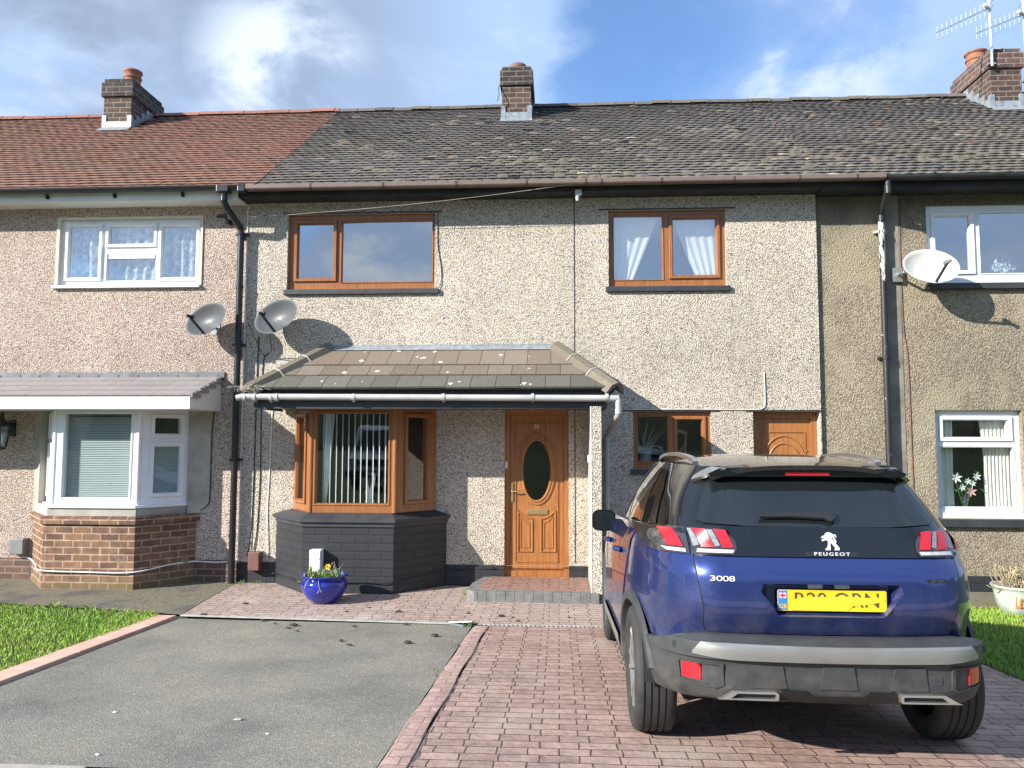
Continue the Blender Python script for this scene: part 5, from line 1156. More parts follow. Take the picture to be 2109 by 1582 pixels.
for k in range(34):
    c = Vector((5.18+q.gauss(0,.09),.23,1.0+q.uniform(.2,.45))); m.add([c, c+Vector((.025,0,.02)), c+Vector((.05*q.choice((-1,1)),-.01,.05))], [(0,1,2)])
m.obj('foliage', 'leaf_green', T, recalc=False)
def lily(c, s, mat):
    global m
    m = MB(); c = Vector(c)
    for k in range(6):
        a = k*math.pi/3+.3; d = Vector((math.cos(a),-.35,math.sin(a))); t = Vector((-math.sin(a),0,math.cos(a))); m.add([c, c+d*s*.5+t*s*.2, c+d*s, c+d*s*.5-t*s*.2], [(0,1,2,3)])
    m.obj('flower', mat, T, recalc=False)
for i, (x, z, s) in enumerate(heads): lily((5.18+x,.20,1.0+z), s, 'petal_white')
lily((5.22,.17,1.23), .07, 'petal_pink')
T = thing('flower_vase', 'bunch of pale blue flowers inside the right house upstairs window', 'flowers', (5.78,.26,4.0), 'flowers in the right house windows')
m = MB(); m.lathe([(.03,3.95),(.04,4.0),(.03,4.06)], (5.78,.26,0), 10); m.obj('vase', 'petal_white', T)
m = MB()
for k in range(60):
    c = Vector((5.78+q.gauss(0,.075),.25+q.gauss(0,.02),4.13+q.gauss(0,.04))); m.add([c+Vector((q.gauss(0,.022),q.gauss(0,.01),q.gauss(0,.022))) for _ in range(4)], [(0,1,2,3)])
m.obj('flower', 'petal_blue', T, recalc=False)
# ------------------------------------------------------------------ the blue car (local frame: x right, y forward from the rear, z up)
def car_paint(name, col, dirt):
    m, nt, b = new_mat(name); co = objco(nt); sz = N(nt, 'ShaderNodeSeparateXYZ', inp={0: co}).outputs[2]
    fl_ = N(nt, 'ShaderNodeTexVoronoi', inp={'Vector': co, 'Scale': 900.0}).outputs['Color']
    c = mixc(nt, .25, col, mixc(nt, 1.0, col, fl_, 'MULTIPLY'))
    k = math_n(nt, 'MULTIPLY', smooth_n(nt, sz, 1.0, .55), smooth_n(nt, noise(nt, vscale(nt, co, (1.0, 1.0, .45)), 6.0, 7.0, .7), .3, .7))
    k = math_n(nt, 'ADD', math_n(nt, 'MULTIPLY', k, dirt), math_n(nt, 'MULTIPLY', smooth_n(nt, noise(nt, co, 60.0, 4.0), .6, .75), .08))
    c = mixc(nt, k, c, (.15, .14, .13))
    setp(nt, b, color=c, metal=math_n(nt, 'SUBTRACT', .55, math_n(nt, 'MULTIPLY', k, .5)), rough=math_n(nt, 'ADD', .24, math_n(nt, 'MULTIPLY', k, .4)), coat=math_n(nt, 'SUBTRACT', 1.0, k, clamp=True), coatr=.03); return m
car_paint('car_blue', (.024, .043, .185), .5); car_paint('car_black', (.008, .009, .011), .15)
def cladding():
    m, nt, b = new_mat('car_cladding'); co = objco(nt); sz = N(nt, 'ShaderNodeSeparateXYZ', inp={0: co}).outputs[2]
    c = ramp(nt, noise(nt, co, 7.0, 7.0, .65), [(.3, (.034, .036, .038)), (.7, (.055, .058, .059))])
    k = math_n(nt, 'MULTIPLY', smooth_n(nt, sz, .62, .36), smooth_n(nt, noise(nt, co, 9.0, 6.0, .7), .38, .72)); c = mixc(nt, math_n(nt, 'MULTIPLY', k, .5), c, (.14, .125, .105))
    setp(nt, b, color=c, rough=.55, spec=.35, normal=bump(nt, noise(nt, co, 260.0, 2.0), .12, .002)); return m
cladding()
plain('car_silver', (.27, .27, .255), .45, metal=.55, var=.08, nscale=6); plain('car_satin_chrome', (.52, .50, .46), .28, metal=.85, var=.06)
plain('chrome', (.80, .81, .82), .12, metal=1.0, var=.03)
plain('car_dark', (.012, .012, .013), .6); plain('badge_white', (.80, .81, .80), .3, metal=.3, var=.03)
plain('lamp_grey', (.20, .21, .22), .15, var=.3, nscale=60, coat=.6)
plain('lamp_clear', (.45, .45, .44), .15, var=.2, nscale=40, coat=.5); plain('lamp_smoke', (.03, .03, .032), .08, coat=1.0, var=.1)
plain('plate_yellow', (.78, .50, .015), .4, var=.04); plain('plate_smear', (.93, .80, .03), .4, var=.02); plain('plate_ink', (.09, .065, .045), .4); plain('plate_blue', (.04, .20, .52), .4); plain('flag_red', (.55, .03, .04), .4)
plain('tyre_rubber', (.026, .026, .025), .75, var=.3, nscale=10, bumps=.3, bscale=90); plain('tyre_groove', (.006, .006, .006), .9); plain('alloy', (.46, .46, .45), .32, metal=.8, var=.06); plain('alloy_dark', (.035, .036, .038), .35, metal=.4)
def lamp_red():
    m, nt, b = new_mat('lamp_red'); co = objco(nt); w = N(nt, 'ShaderNodeTexWave', wave_type='BANDS', bands_direction='Z', inp={'Vector': co, 'Scale': 60.0})
    setp(nt, b, color=mixc(nt, math_n(nt, 'MULTIPLY', w.outputs[1], .35), (.52, .012, .022), (.26, .004, .01)), rough=.22, coat=.35, coatr=.05, normal=bump(nt, w.outputs[1], .25, .004)); return m
lamp_red()
def car_glass():
    m, nt, b = new_mat('car_glass'); co = objco(nt)
    setp(nt, b, color=(.010, .013, .014), rough=.02, spec=.6, coat=.3, coatr=0.0); return m
car_glass()

def crom(P, n):
    P = [np.array(p, float) for p in P]; Q = []
    for i in range(len(P)-1):
        p0, p1, p2, p3 = P[max(i-1,0)], P[i], P[i+1], P[min(i+2,len(P)-1)]
        for t in np.linspace(0, 1, n, endpoint=False): Q.append(.5*((2*p1)+(p2-p0)*t+(2*p0-5*p1+4*p2-p3)*t*t+(3*p1-p0-3*p2+p3)*t**3))
    Q.append(P[-1]); return np.array(Q)
OUT = crom([(0,0),(.30,.004),(.50,.022),(.60,.055),(.68,.115),(.745,.205),(.80,.33),(.845,.50),(.88,.72),(.905,.95),(.918,1.3),(.92,1.9),(.92,2.8),(.915,3.3),(.895,3.7),(.84,4.02),(.70,4.25),(.45,4.38),(0,4.43)], 10)
ARC = np.concatenate([[0], np.cumsum(np.hypot(np.diff(OUT[:,0]), np.diff(OUT[:,1])))])
WZ = ([.18,.28,.40,.55,.72,.86,.97,1.04,1.09,1.13], [.86,.895,.912,.92,.92,.915,.905,.893,.870,.83])
YR = ([.18,.35,.50,.62,.655,.775,.795,.955,.975,1.018,1.16], [.32,.24,.17,.18,.168,.092,.080,.086,.098,.130,.185])
YB = ([.30,.335,.36,.40,.44,.52,.545,.555,.60,.63,.640,.652,.665], [.26,.17,.115,.085,.068,.062,.05,.030,.022,.026,.055,.075,.13])
def hood(y): return 1.0 if y < 3.05 else 1.0-.24*min(1, (y-3.05)/1.35)**1.3
def body_pt(a, z, prof=YR, sgn=1, off=0.0):
    def raw(a, z):
        x = np.interp(a, ARC, OUT[:,0]); y = np.interp(a, ARC, OUT[:,1]); x *= np.interp(z, *WZ)/.92
        y += np.interp(z, *prof)*math.exp(-(y/.62)**2); return np.array([x, y, z*hood(y)])
    p = raw(a, z)
    if off:
        da = raw(min(a+.01, ARC[-1]), z)-raw(max(a-.01, 0), z); dz = raw(a, z+.006)-raw(a, z-.006); n = np.cross(da, dz)
        if prof is YB: n[2] = 0
        n /= np.linalg.norm(n); p = p + n*off
    return (p[0]*sgn, p[1], p[2])
def a_of_x(x, z):
    k = OUT[:,1] < 1.5; return float(np.interp(abs(x)/(np.interp(z, *WZ)/.92), OUT[k,0], ARC[k]))
def a_of_y(y): 
    return float(np.interp(y, OUT[:,1], ARC))
def rp(x, z, off=0.0, prof=YR):
    x = x*1.03; return body_pt(a_of_x(x, z), z, prof, 1 if x >= 0 else -1, off)
def sp(y, z, off=0.0, s=-1):
    a = a_of_y(y); return body_pt(a, z, YR, s, off)
BELT = crom([(0,.18),(.42,.195),(.56,.225),(.65,.285),(.715,.40),(.755,.60),(.785,.95),(.80,1.6),(.80,2.4),(.77,2.95),(.68,3.25),(.42,3.40),(0,3.45)], 10)
ROOF = crom([(0,.50),(.36,.51),(.47,.535),(.52,.58),(.55,.66),(.572,.80),(.60,1.05),(.62,1.6),(.615,2.05),(.58,2.35),(.50,2.52),(.30,2.60),(0,2.62)], 10)
ZB0, ZT0 = 1.115, 1.44
def green_pt(i, t, sgn=1, off=0.0):
    def raw(i, t):
        j = np.arange(len(BELT)); bx, by = np.interp(i, j, BELT[:,0]), np.interp(i, j, BELT[:,1]); tx, ty = np.interp(i, j, ROOF[:,0]), np.interp(i, j, ROOF[:,1])
        f = t + .12*math.sin(math.pi*min(max(t,0),1)) * -1; zb = ZB0-.05*np.interp(by, [.4, 3.2], [0, 1]); zt = ZT0 + .055*np.interp(ty, [.55, 1.3, 2.0, 2.6], [0, .8, 1.0, .3])
        return np.array([bx+(tx-bx)*f, by+(ty-by)*(f if by > 1 else t), zb+(zt-zb)*t])
    p = raw(i, t)
    if off:
        da = raw(min(i+.5, len(BELT)-1), t)-raw(max(i-.5, 0), t); dz = raw(i, t+.02)-raw(i, t-.02); n = np.cross(da, dz); n /= np.linalg.norm(n); p = p+n*off
    return (p[0]*sgn, p[1], p[2])
def g_rear(x, z, off):
    t = (z-ZB0)/(ZT0-ZB0); best = min(np.arange(0, 70, .5), key=lambda i: abs(green_pt(i, t)[0]-abs(x)) + (0 if green_pt(i, t)[1] < 1.3 else 9)); return green_pt(best, t, 1 if x >= 0 else -1, off)
def g_side(y, t, s, off):
    lo, hi = 20., 100.
    for _ in range(22):
        m_ = (lo+hi)/2
        if green_pt(m_, t)[1] < y: lo = m_
        else: hi = m_
    return green_pt((lo+hi)/2, t, s, off)

CAR = thing('parked_car', 'blue sports utility car with black roof parked nose to the house on the red paving', 'car', (1.322, -6.256, .258))
psi = rad(-.18); sl = -.062
fv = Vector((-math.sin(psi), math.cos(psi), sl)).normalized(); rv = Vector((math.cos(psi), math.sin(psi), 0)); uv_ = rv.cross(fv)
CAR.matrix_world = Matrix(((rv.x, fv.x, uv_.x, 1.322), (rv.y, fv.y, uv_.y, -6.256), (rv.z, fv.z, uv_.z, .258), (0,0,0,1)))
ORG[CAR.name] = Vector((0,0,0))
AX_R, AX_F, WR = .85, 3.525, .345
def zmap(mb): mb.v = [(p[0], p[1], p[2] if p[2] < .9 else .9+(p[2]-.9)*1.10) for p in mb.v]
# body shell
m = MB(); zr = list(np.linspace(.20, .96, 30)) + [.985, 1.0, 1.018, 1.04, 1.06, 1.075, 1.09, 1.105, 1.125]
AA = list(np.arange(0, .95, .012))+list(np.arange(.95, ARC[-1], .028))+[ARC[-1]]; idx = {}
for s in (-1, 1):
    base = len(m.v); 
    for z in zr:
        for a in AA: m.v.append(body_pt(a, z, YR, s))
    nA = len(AA)
    for j in range(len(zr)-1):
        for i in range(nA-1):
            q = [base+j*nA+i, base+j*nA+i+1, base+(j+1)*nA+i+1, base+(j+1)*nA+i]; c = np.mean([m.v[k] for k in q], axis=0)
            if abs(c[0]) > .5 and any(math.hypot(c[1]-ay, c[2]-.345) < .385 for ay in (AX_R, AX_F)): continue
            if max(abs(m.v[k][0]) for k in q) < np.interp(c[2], [.664,.70,.79,.90,1.012], [.577,.593,.596,.616,.630]) and .668 < c[2] < 1.005 and c[1] < .3: continue
            if c[2] < .60 and c[1] < .54: continue
            m.f.append(tuple(q if s > 0 else q[::-1])); m.c.append(None)
for i in range(len(AA)-1):
    L0, L1 = body_pt(AA[i], 1.125, YR, -1), body_pt(AA[i+1], 1.125, YR, -1); R0, R1 = body_pt(AA[i], 1.125, YR, 1), body_pt(AA[i+1], 1.125, YR, 1)
    up_ = lambda p: (0, p[1], p[2]+.03)
    m.add([L0, L1, up_(L1), up_(L0)], [(3,2,1,0)]); m.add([R0, R1, up_(R1), up_(R0)], [(0,1,2,3)])
zmap(m); o = m.obj('body', 'car_blue', CAR, smooth=True, local=True, recalc=False, autosmooth=35)
bm = bmesh.new(); bm.from_mesh(o.data); bmesh.ops.remove_doubles(bm, verts=bm.verts, dist=.0005); bm.to_mesh(o.data); bm.free(); o.data.set_sharp_from_angle(angle=rad(35))
def cpart(mb, name, mat, parent=None, smooth=True, sharp=38, bevel=0.0, recalc=False):
    zmap(mb)
    return mb.obj(name, mat, parent or CAR, smooth=smooth, local=True, recalc=recalc, autosmooth=sharp, bevel=bevel)
def mirror_poly(h): return h + [(-x, z) for x, z in reversed(h) if abs(x) > 1e-6]
def rear_patch(mb, poly, off, holes=(), step=.04, prof=YR, fn=None, rim=.012):
    V, F = cdt(poly, holes, step); fn = fn or (lambda x, z, o: rp(x, z, o, prof)); o = len(mb.v)
    pts = [fn(x, z, off) for x, z in V]; mb.add(pts, [])
    for f in F:
        a, b, c = (Vector(pts[k]) for k in f[:3]); n = (b-a).cross(c-a); fl2 = n.y > 0 if abs(n.y) > abs(n.x)*.3 else n.x*a.x < 0
        mb.f.append(tuple(o+k for k in (f[::-1] if fl2 else f))); mb.c.append(None)
    if rim:
        for ring in [poly, *holes]:
            n = len(ring)
            for i in range(n):
                a, b = ring[i], ring[(i+1) % n]; k = max(1, int(math.hypot(b[0]-a[0], b[1]-a[1])/.05))
                for q in range(k):
                    p = (a[0]+(b[0]-a[0])*q/k, a[1]+(b[1]-a[1])*q/k); r_ = (a[0]+(b[0]-a[0])*(q+1)/k, a[1]+(b[1]-a[1])*(q+1)/k)
                    mb.add([fn(*p, off), fn(*r_, off), fn(*r_, off-rim), fn(*p, off-rim)], [(0,1,2,3)])
# tailgate with plate recess
REC = [(.317,.905),(.325,.865),(.24,.757)]; REC = [(-x, z) for x, z in REC[::-1]][0:0] + [(.315,.908),(.328,.870),(.242,.757),(-.242,.757),(-.328,.870),(-.315,.908)]
TG = [(.617,1.012),(.602,.90),(.583,.79),(.580,.70),(.564,.664),(-.564,.664),(-.580,.70),(-.583,.79),(-.602,.90),(-.617,1.012)]
m = MB(); rear_patch(m, TG, .008, [REC], .04)
tg = cpart(m, 'tailgate', 'car_blue', sharp=30)
INN = [(.285,.893),(.283,.80),(.236,.772),(-.236,.772),(-.283,.80),(-.285,.893)]
m = MB(); dpt = .055
def rin(x, z): p = rp(x, .83, 0); return (x*1.03, p[1]*0+.155, z)
for i in range(6):
    a, b = REC[i], REC[(i+1) % 6]; c, d = INN[(i+1) % 6], INN[i]
    m.add([rp(*a, .008), rp(*b, .008), rin(*c), rin(*d)], [(0,1,2,3)])
m.add([rin(*p) for p in INN], [tuple(range(6))]); cpart(m, 'plate_recess', 'car_blue', tg, smooth=False, recalc=True)
m = MB(); m.box(-.10, -.03, .128, .15, .884, .9); m.box(.03, .10, .128, .15, .884, .9); cpart(m, 'plate_lamp', 'lamp_clear', tg, smooth=False)
for s in (-1, 1):
    m = MB(); m.tube([rp(s*(x+.0035), z, .004) for x, z in ((.618,1.02),(.617,1.012),(.610,.95),(.602,.90),(.592,.84),(.583,.79),(.580,.70),(.566,.668))], .0042, 6); cpart(m, 'tailgate_seam', 'car_dark', tg)
# number plate: tilts a little with the recess floor
def plate_pt(u, v, o): return (u+.010, .125+(-v)*.06-o, .828+v)
m = MB(); 
def rrect(w, h, r, n=4):
    P = []
    for cx_, cy_, a0 in ((w/2-r, h/2-r, 0), (-w/2+r, h/2-r, 90), (-w/2+r, -h/2+r, 180), (w/2-r, -h/2+r, 270)):
        P += [(cx_+r*math.cos(rad(a0+90*k/n)), cy_+r*math.sin(rad(a0+90*k/n))) for k in range(n+1)]
    return P
m.prism(rrect(.52, .101, .010), 0, .004, lambda a, b, h: plate_pt(a, b, h)); npl = cpart(m, 'number_plate', 'plate_yellow', smooth=False, recalc=True)
m = MB(); m.add([plate_pt(u, v, .0048) for u, v in ((-.258,-.046),(-.213,-.048),(-.213,.048),(-.258,.046))], [(0,1,2,3)]); cpart(m, 'blue_band', 'plate_blue', npl, smooth=False)
m = MB(); v_, f_ = text_mesh('GB', .030, .95, .0005); m.add([plate_pt(-.2355+a, -.03+b, .0058+c) for a, b, c in v_], f_)
cpart(m, 'band_letters', 'plate_yellow', npl, smooth=False)
m = MB(); m.add([plate_pt(u, v, .0052) for u, v in ((-.254,.010),(-.217,.010),(-.217,.036),(-.254,.036))], [(0,1,2,3)]); fgl = cpart(m, 'flag', 'badge_white', npl, smooth=False)
m = MB()
for a, b, w in (((-.254,.023),(-.217,.023),.006),((-.2355,.010),(-.2355,.036),.006),((-.254,.011),(-.217,.035),.0025),((-.254,.035),(-.217,.011),.0025)):
    m.bar(plate_pt(*a, .0054), plate_pt(*b, .0054), .0006, w, (0,-1,0)) if False else None
    dx, dz = b[0]-a[0], b[1]-a[1]; L = math.hypot(dx, dz); nx, nz = -dz/L*w/2, dx/L*w/2
    m.add([plate_pt(a[0]+nx, a[1]+nz, .0056), plate_pt(b[0]+nx, b[1]+nz, .0056), plate_pt(b[0]-nx, b[1]-nz, .0056), plate_pt(a[0]-nx, a[1]-nz, .0056)], [(0,1,2,3)])
cpart(m, 'flag_cross', 'flag_red', npl, smooth=False)
m = MB(); v_, f_ = text_mesh('R20 ORN', .098, .80, .0006, 1.0); xs_ = [a for a, b, c in v_]; k_ = .40/(max(xs_)-min(xs_)); x0_ = (max(xs_)+min(xs_))/2
m.add([plate_pt(.022+(a-x0_)*k_, b*1.02, .0055+c) for a, b, c in v_], f_); cpart(m, 'plate_letters', 'plate_ink', npl, smooth=False)
sm = [(-.195,-.050),(-.19,.0),(-.16,.012),(-.08,.018),(.02,.020),(.09,.022),(.16,.016),(.215,.020),(.25,.012),(.252,-.004),(.22,-.006),(.19,-.013),(.15,-.018),(.10,-.024),(.075,-.048),(.0,-.050),(-.12,-.0505)]
m = MB(); V, F = cdt(sm, (), .03); m.add([plate_pt(a, b*.93, .0072) for a, b in V], F); cpart(m, 'plate_smear', 'plate_smear', npl, smooth=False)
# black upper tailgate panel, rear window, spoiler
PAN = [(.628,1.150),(.632,1.09),(.622,1.019),(-.622,1.019),(-.632,1.09),(-.628,1.150)]
m = MB(); rear_patch(m, PAN, .010, (), .05); cpart(m, 'tailgate_panel', 'car_black', tg, sharp=40)
m = MB(); nI = len(BELT)
for s in (-1, 1):
    m.grid(lambda u, v: green_pt(u*(nI-1), v, s), 80, 10, flip=(s < 0))
o = cpart(m, 'cabin', 'car_black', sharp=40)
bm = bmesh.new(); bm.from_mesh(o.data); bmesh.ops.remove_doubles(bm, verts=bm.verts, dist=.0005); bm.to_mesh(o.data); bm.free()
m = MB(); GL = mirror_poly([(0,1.148),(.35,1.15),(.565,1.163),(.60,1.175),(.565,1.26),(.515,1.36),(.50,1.385),(.30,1.398),(0,1.40)]); GL = [(x, z) for x, z in GL]
rear_patch(m, GL, .006, (), .06, fn=g_rear, rim=.004); cpart(m, 'rear_window', 'car_glass', sharp=40)
m = MB()
def roofz(x, y):
    z = np.interp(y, [.30,.36,.45,.6,.8,1.1,1.5,2.0,2.4,2.62], [1.418,1.428,1.445,1.464,1.486,1.512,1.532,1.532,1.508,1.480]); return z-.045*abs(x/.62)**3 + .012
def roofw(y): return np.interp(y, [.30,.40,.5,.66,.9,1.2,1.6,2.05,2.4,2.62], [.45,.505,.525,.545,.568,.590,.61,.605,.56,.48])
m.grid(lambda u, v: ((2*u-1)*roofw(.36+2.26*v), .36+2.26*v+.05*abs(2*u-1)**4*(1-v), roofz((2*u-1)*.62, .36+2.26*v)), 24, 60)
m.grid(lambda u, v: ((2*u-1)*roofw(.36+2.26*v)*1.0, .36+2.26*v+.05*abs(2*u-1)**4*(1-v), roofz((2*u-1)*.62, .36+2.26*v)-.028), 24, 60, flip=True)
for k in range(24):
    a, b = k/24, (k+1)/24; e = lambda u, d: ((2*u-1)*roofw(.36), .36+.05*abs(2*u-1)**4 + (.012 if d else 0), roofz((2*u-1)*.62, .36)-d)
    m.add([e(a,0), e(b,0), e(b,.028), e(a,.028)], [(3,2,1,0)])
for s in (0, 1):
    for k in range(60):
        p = lambda v, d: ((2*s-1)*roofw(.36+2.26*v), .36+2.26*v+.05*(1-v), roofz((2*s-1)*.62, .36+2.26*v)-d)
        m.add([p(k/60,0), p((k+1)/60,0), p((k+1)/60,.028), p(k/60,.028)], [(0,1,2,3)])
rf = cpart(m, 'roof', 'car_black', sharp=40, recalc=True)
m = MB(); m.prism([(-.50,1.385),(-.52,1.40),(-.46,1.425),(.46,1.425),(.52,1.40),(.50,1.385)], .385, .50, lambda a, b, h: (a, h, b)); cpart(m, 'spoiler', 'car_black', rf, smooth=False, recalc=True)
m = MB(); m.box(-.115, .115, .378, .39, 1.392, 1.408); cpart(m, 'high_brake_lamp', 'lamp_red', rf, smooth=False)
for s in (-1, 1):
    m = MB(); v = [(s*.425,.372,1.425),(s*.500,.40,1.400),(s*.592,.52,1.372),(s*.555,.60,1.405),(s*.49,.46,1.436)]; v2 = [(x*.985, y+.02, z-.012) for x, y, z in v]
    m.add(v+v2, [(0,1,2,3,4),(9,8,7,6,5)]+[(i,(i+1)%5,5+(i+1)%5,5+i) for i in range(5)]); cpart(m, 'spoiler_blade', 'car_satin_chrome', rf, smooth=False, recalc=True)
    m = MB(); P = [(s*.522,.76,roofz(.5,.76)-.008),(s*.526,.83,roofz(.5,.83)+.008),(s*.540,1.1,roofz(.5,1.1)+.016),(s*.562,1.5,roofz(.5,1.5)+.020),(s*.555,2.0,roofz(.5,2.0)+.014),(s*.52,2.3,roofz(.5,2.3)-.01)]; C2 = crom(P, 6)
    for k in range(len(C2)-1): m.bar(tuple(C2[k]), tuple(C2[k+1]+(C2[k+1]-C2[k])*.05), .034, .020)
    cpart(m, 'roof_rail', 'car_satin_chrome', smooth=True, sharp=50)
m = MB(); m.tube([(0,.9,1.525),(0,.86,1.56)], .012, 6); 
# wiper
m = MB(); w0 = g_rear(.075, 1.185, .030); w1 = g_rear(-.27, 1.165, .022); m.add([g_rear(x, z, o) for o in (.014, .034) for x, z in ((-.285,1.176),(-.285,1.184),(-.12,1.198),(.03,1.203),(.085,1.203),(.088,1.172),(.06,1.160),(.02,1.172),(-.12,1.178))], [tuple(range(9)), tuple(range(17,8,-1))]+[(k,(k+1)%9,9+(k+1)%9,9+k) for k in range(9)])
cpart(m, 'rear_wiper', 'car_dark', smooth=False, bevel=.006, recalc=True)
# tail lamps
for s in (-1, 1):
    sx = lambda P: [(s*x, z) for x, z in P]
    m = MB(); rear_patch(m, sx([(.625,1.142),(.452,1.128),(.424,1.08),(.421,1.045),(.436,1.022),(.615,1.022)]), .018, (), .03); li = cpart(m, 'tail_lamp', 'lamp_smoke', tg, sharp=40, recalc=False)
    for x0, x1 in ((.463,.513),(.548,.602)):
        m = MB(); rear_patch(m, sx([(x1,1.131),(x0,1.126),(x0-.028,1.050),(x1-.028,1.050)]), .026, (), .03); cpart(m, 'lamp_bar', 'lamp_red', li)
    m = MB(); rear_patch(m, sx([(.592,1.042),(.432,1.042),(.440,1.028),(.596,1.028)]), .024, (), .04); cpart(m, 'reversing_lamp', 'lamp_clear', li)
    m = MB(); rear_patch(m, sx([(.545,1.128),(.520,1.127),(.495,1.060),(.517,1.054)]), .022, (), .03); rear_patch(m, sx([(.622,1.132),(.606,1.131),(.582,1.060),(.610,1.052)]), .022, (), .03); cpart(m, 'lamp_facet', 'lamp_grey', li)
    m = MB(); rear_patch(m, sx([(.638,1.143),(.70,1.146),(.815,1.132),(.828,1.09),(.815,1.045),(.77,1.026),(.630,1.022)]), .010, (), .03); lo_ = cpart(m, 'tail_lamp', 'lamp_smoke', CAR)
    m = MB(); rear_patch(m, sx([(.740,1.136),(.684,1.134),(.652,1.050),(.718,1.052)]), .017, (), .03); cpart(m, 'lamp_bar', 'lamp_red', lo_)
    m = MB(); rear_patch(m, sx([(.645,1.042),(.745,1.044),(.72,1.031),(.642,1.028)]), .016, (), .03); cpart(m, 'reversing_lamp', 'lamp_clear', lo_)
# badges
def badge(txt, x, z, size, sx, mat, name, sp_=1.0, off=.012):
    v_, f_ = text_mesh(txt, size, sx, .0015, sp_); m = MB(); m.add([tuple(rp(x+a, z+b, off+.0015+c)) for a, b, c in v_], f_); cpart(m, name, mat, tg, smooth=False)
badge('PEUGEOT', .022, 1.0320, .020, 1.55, 'badge_white', 'wordmark', 1.35, .012)
m = MB(); rear_patch(m, [(-.098,1.0245),(.145,1.0245),(.145,1.043),(-.098,1.043)], .0115, (), .05); cpart(m, 'wordmark_plinth', 'car_dark', tg)
badge('3008', -.500, .925, .033, 1.85, 'badge_white', 'model_badge', .92, .010)
m = MB(); rear_patch(m, [(.44,.922),(.535,.922),(.535,.935),(.44,.935)], .011, (), .05); cpart(m, 'trim_badge', 'car_dark', tg); badge('GT Line', .487, .9285, .014, 1.2, 'chrome', 'trim_letters', 1.0, .013)
LION = [(378,350),(392,336),(432,326),(438,303),(462,289),(500,288),(528,298),(548,318),(545,345),(524,368),(552,412),(612,492),(608,520),(543,519),(545,500),(562,490),(527,445),(503,424),(487,450),(486,498),(480,520),(418,520),(418,498),(440,489),(462,440),(470,402),(440,386),(392,402),(379,396),(381,384),(402,374),(420,368),(408,358),(384,362)]
m = MB(); kx_ = 1/(7.19*428)*1.02
V, F = cdt([((x-495)*kx_+.022, (405-y)*kx_+1.087) for x, y in LION][::-1], (), .008); 
o0 = len(m.v); m.add([rp(x, z, .0165) for x, z in V], [f[::-1] if False else f for f in F])
TL = [(545,330),(562,312),(585,318),(592,352),(585,352),(575,332),(562,336),(556,352),(575,385),(583,408),(572,424),(552,420),(545,408),(560,404),(566,392),(548,365)]
V, F = cdt([((x-495)*kx_+.022, (405-y)*kx_+1.087) for x, y in TL][::-1], (), .008); m.add([rp(x, z, .0165) for x, z in V], F)
for L_ in (LION, TL):
    n = len(L_)
    for i in range(n):
        a, b = [((x-495)*kx_+.022, (405-y)*kx_+1.087) for x, y in (L_[i], L_[(i+1) % n])]; m.add([rp(*a,.0165), rp(*b,.0165), rp(*b,.010), rp(*a,.010)], [(0,1,2,3)])
cpart(m, 'lion_emblem', 'badge_white', tg, smooth=False, recalc=True)
# bumper
aY = lambda y: a_of_y(y); 
HB = [(0,.345),(.14,.345),(.16,.352),(.30,.345),(.58,.348),(.72,.335),(.90,.338),(aY(.43),.345),(aY(.445),.40),(aY(.465),.47),(aY(.51),.545),(aY(.55),.585),(aY(.38),.597),(a_of_x(.71,.6),.648),(a_of_x(.60,.6),.660),(.0,.658)]
def bp(a, z, o): return body_pt(abs(a), z, YB, 1 if a >= 0 else -1, o)
def band(mb, amax, lo, hi, off, knots, n=70, rim=.0):
    acol = np.linspace(-amax, amax, 2*n+1); rows = len(knots)+2
    for a in acol:
        l, h = lo(abs(a)), hi(abs(a)); zs_ = sorted([l]+[min(max(k, l), h) for k in knots]+[h])
        mb.v += [bp(a, z, off) for z in zs_]
    o = len(mb.v)-len(acol)*rows
    for i in range(len(acol)-1):
        for j in range(rows-1): mb.f.append((o+i*rows+j, o+(i+1)*rows+j, o+(i+1)*rows+j+1, o+i*rows+j+1)); mb.c.append(None)
    if rim:
        for i in range(len(acol)-1):
            for fz, fl3 in ((hi, 1), (lo, 0)):
                a, b = acol[i], acol[i+1]; q = [bp(a, fz(abs(a)), off), bp(b, fz(abs(b)), off), bp(b, fz(abs(b)), off-rim), bp(a, fz(abs(a)), off-rim)]; mb.add(q, [(0,1,2,3) if fl3 else (3,2,1,0)])
        for a, fl3 in ((acol[0], 1), (acol[-1], 0)):
            l, h = lo(abs(a)), hi(abs(a)); mb.add([bp(a, l, off), bp(a, h, off), bp(a, h, off-rim), bp(a, l, off-rim)], [(0,1,2,3) if fl3 else (3,2,1,0)])
aE = aY(.55)
lo_b = lambda a: float(np.interp(a, [0,.14,.16,.30,.58,.72,.90,aY(.43),aY(.445),aY(.465),aY(.51),aE], [.345,.345,.352,.345,.348,.335,.338,.345,.40,.47,.545,.584]))
hi_b = lambda a: float(np.interp(a, [0,a_of_x(.60,.6),a_of_x(.71,.6),aY(.38),aE], [.658,.660,.648,.597,.585]))
m = MB(); band(m, aE, lo_b, hi_b, .014, [.36,.40,.44,.48,.52,.545,.555,.58,.60,.63,.640,.652], 90, .05)
bmp = cpart(m, 'bumper', 'car_cladding', sharp=28)
m = MB(); ax = lambda x: a_of_x(x, .6)
band(m, ax(.66), lambda a: float(np.interp(a, [0,ax(.50),ax(.655)], [.553,.558,.572])), lambda a: float(np.interp(a, [0,ax(.52),ax(.625),ax(.66)], [.628,.634,.632,.586])), .022, [.565,.58,.60,.615,.622], 60, .02); cpart(m, 'bumper_strip', 'car_silver', bmp, sharp=20)
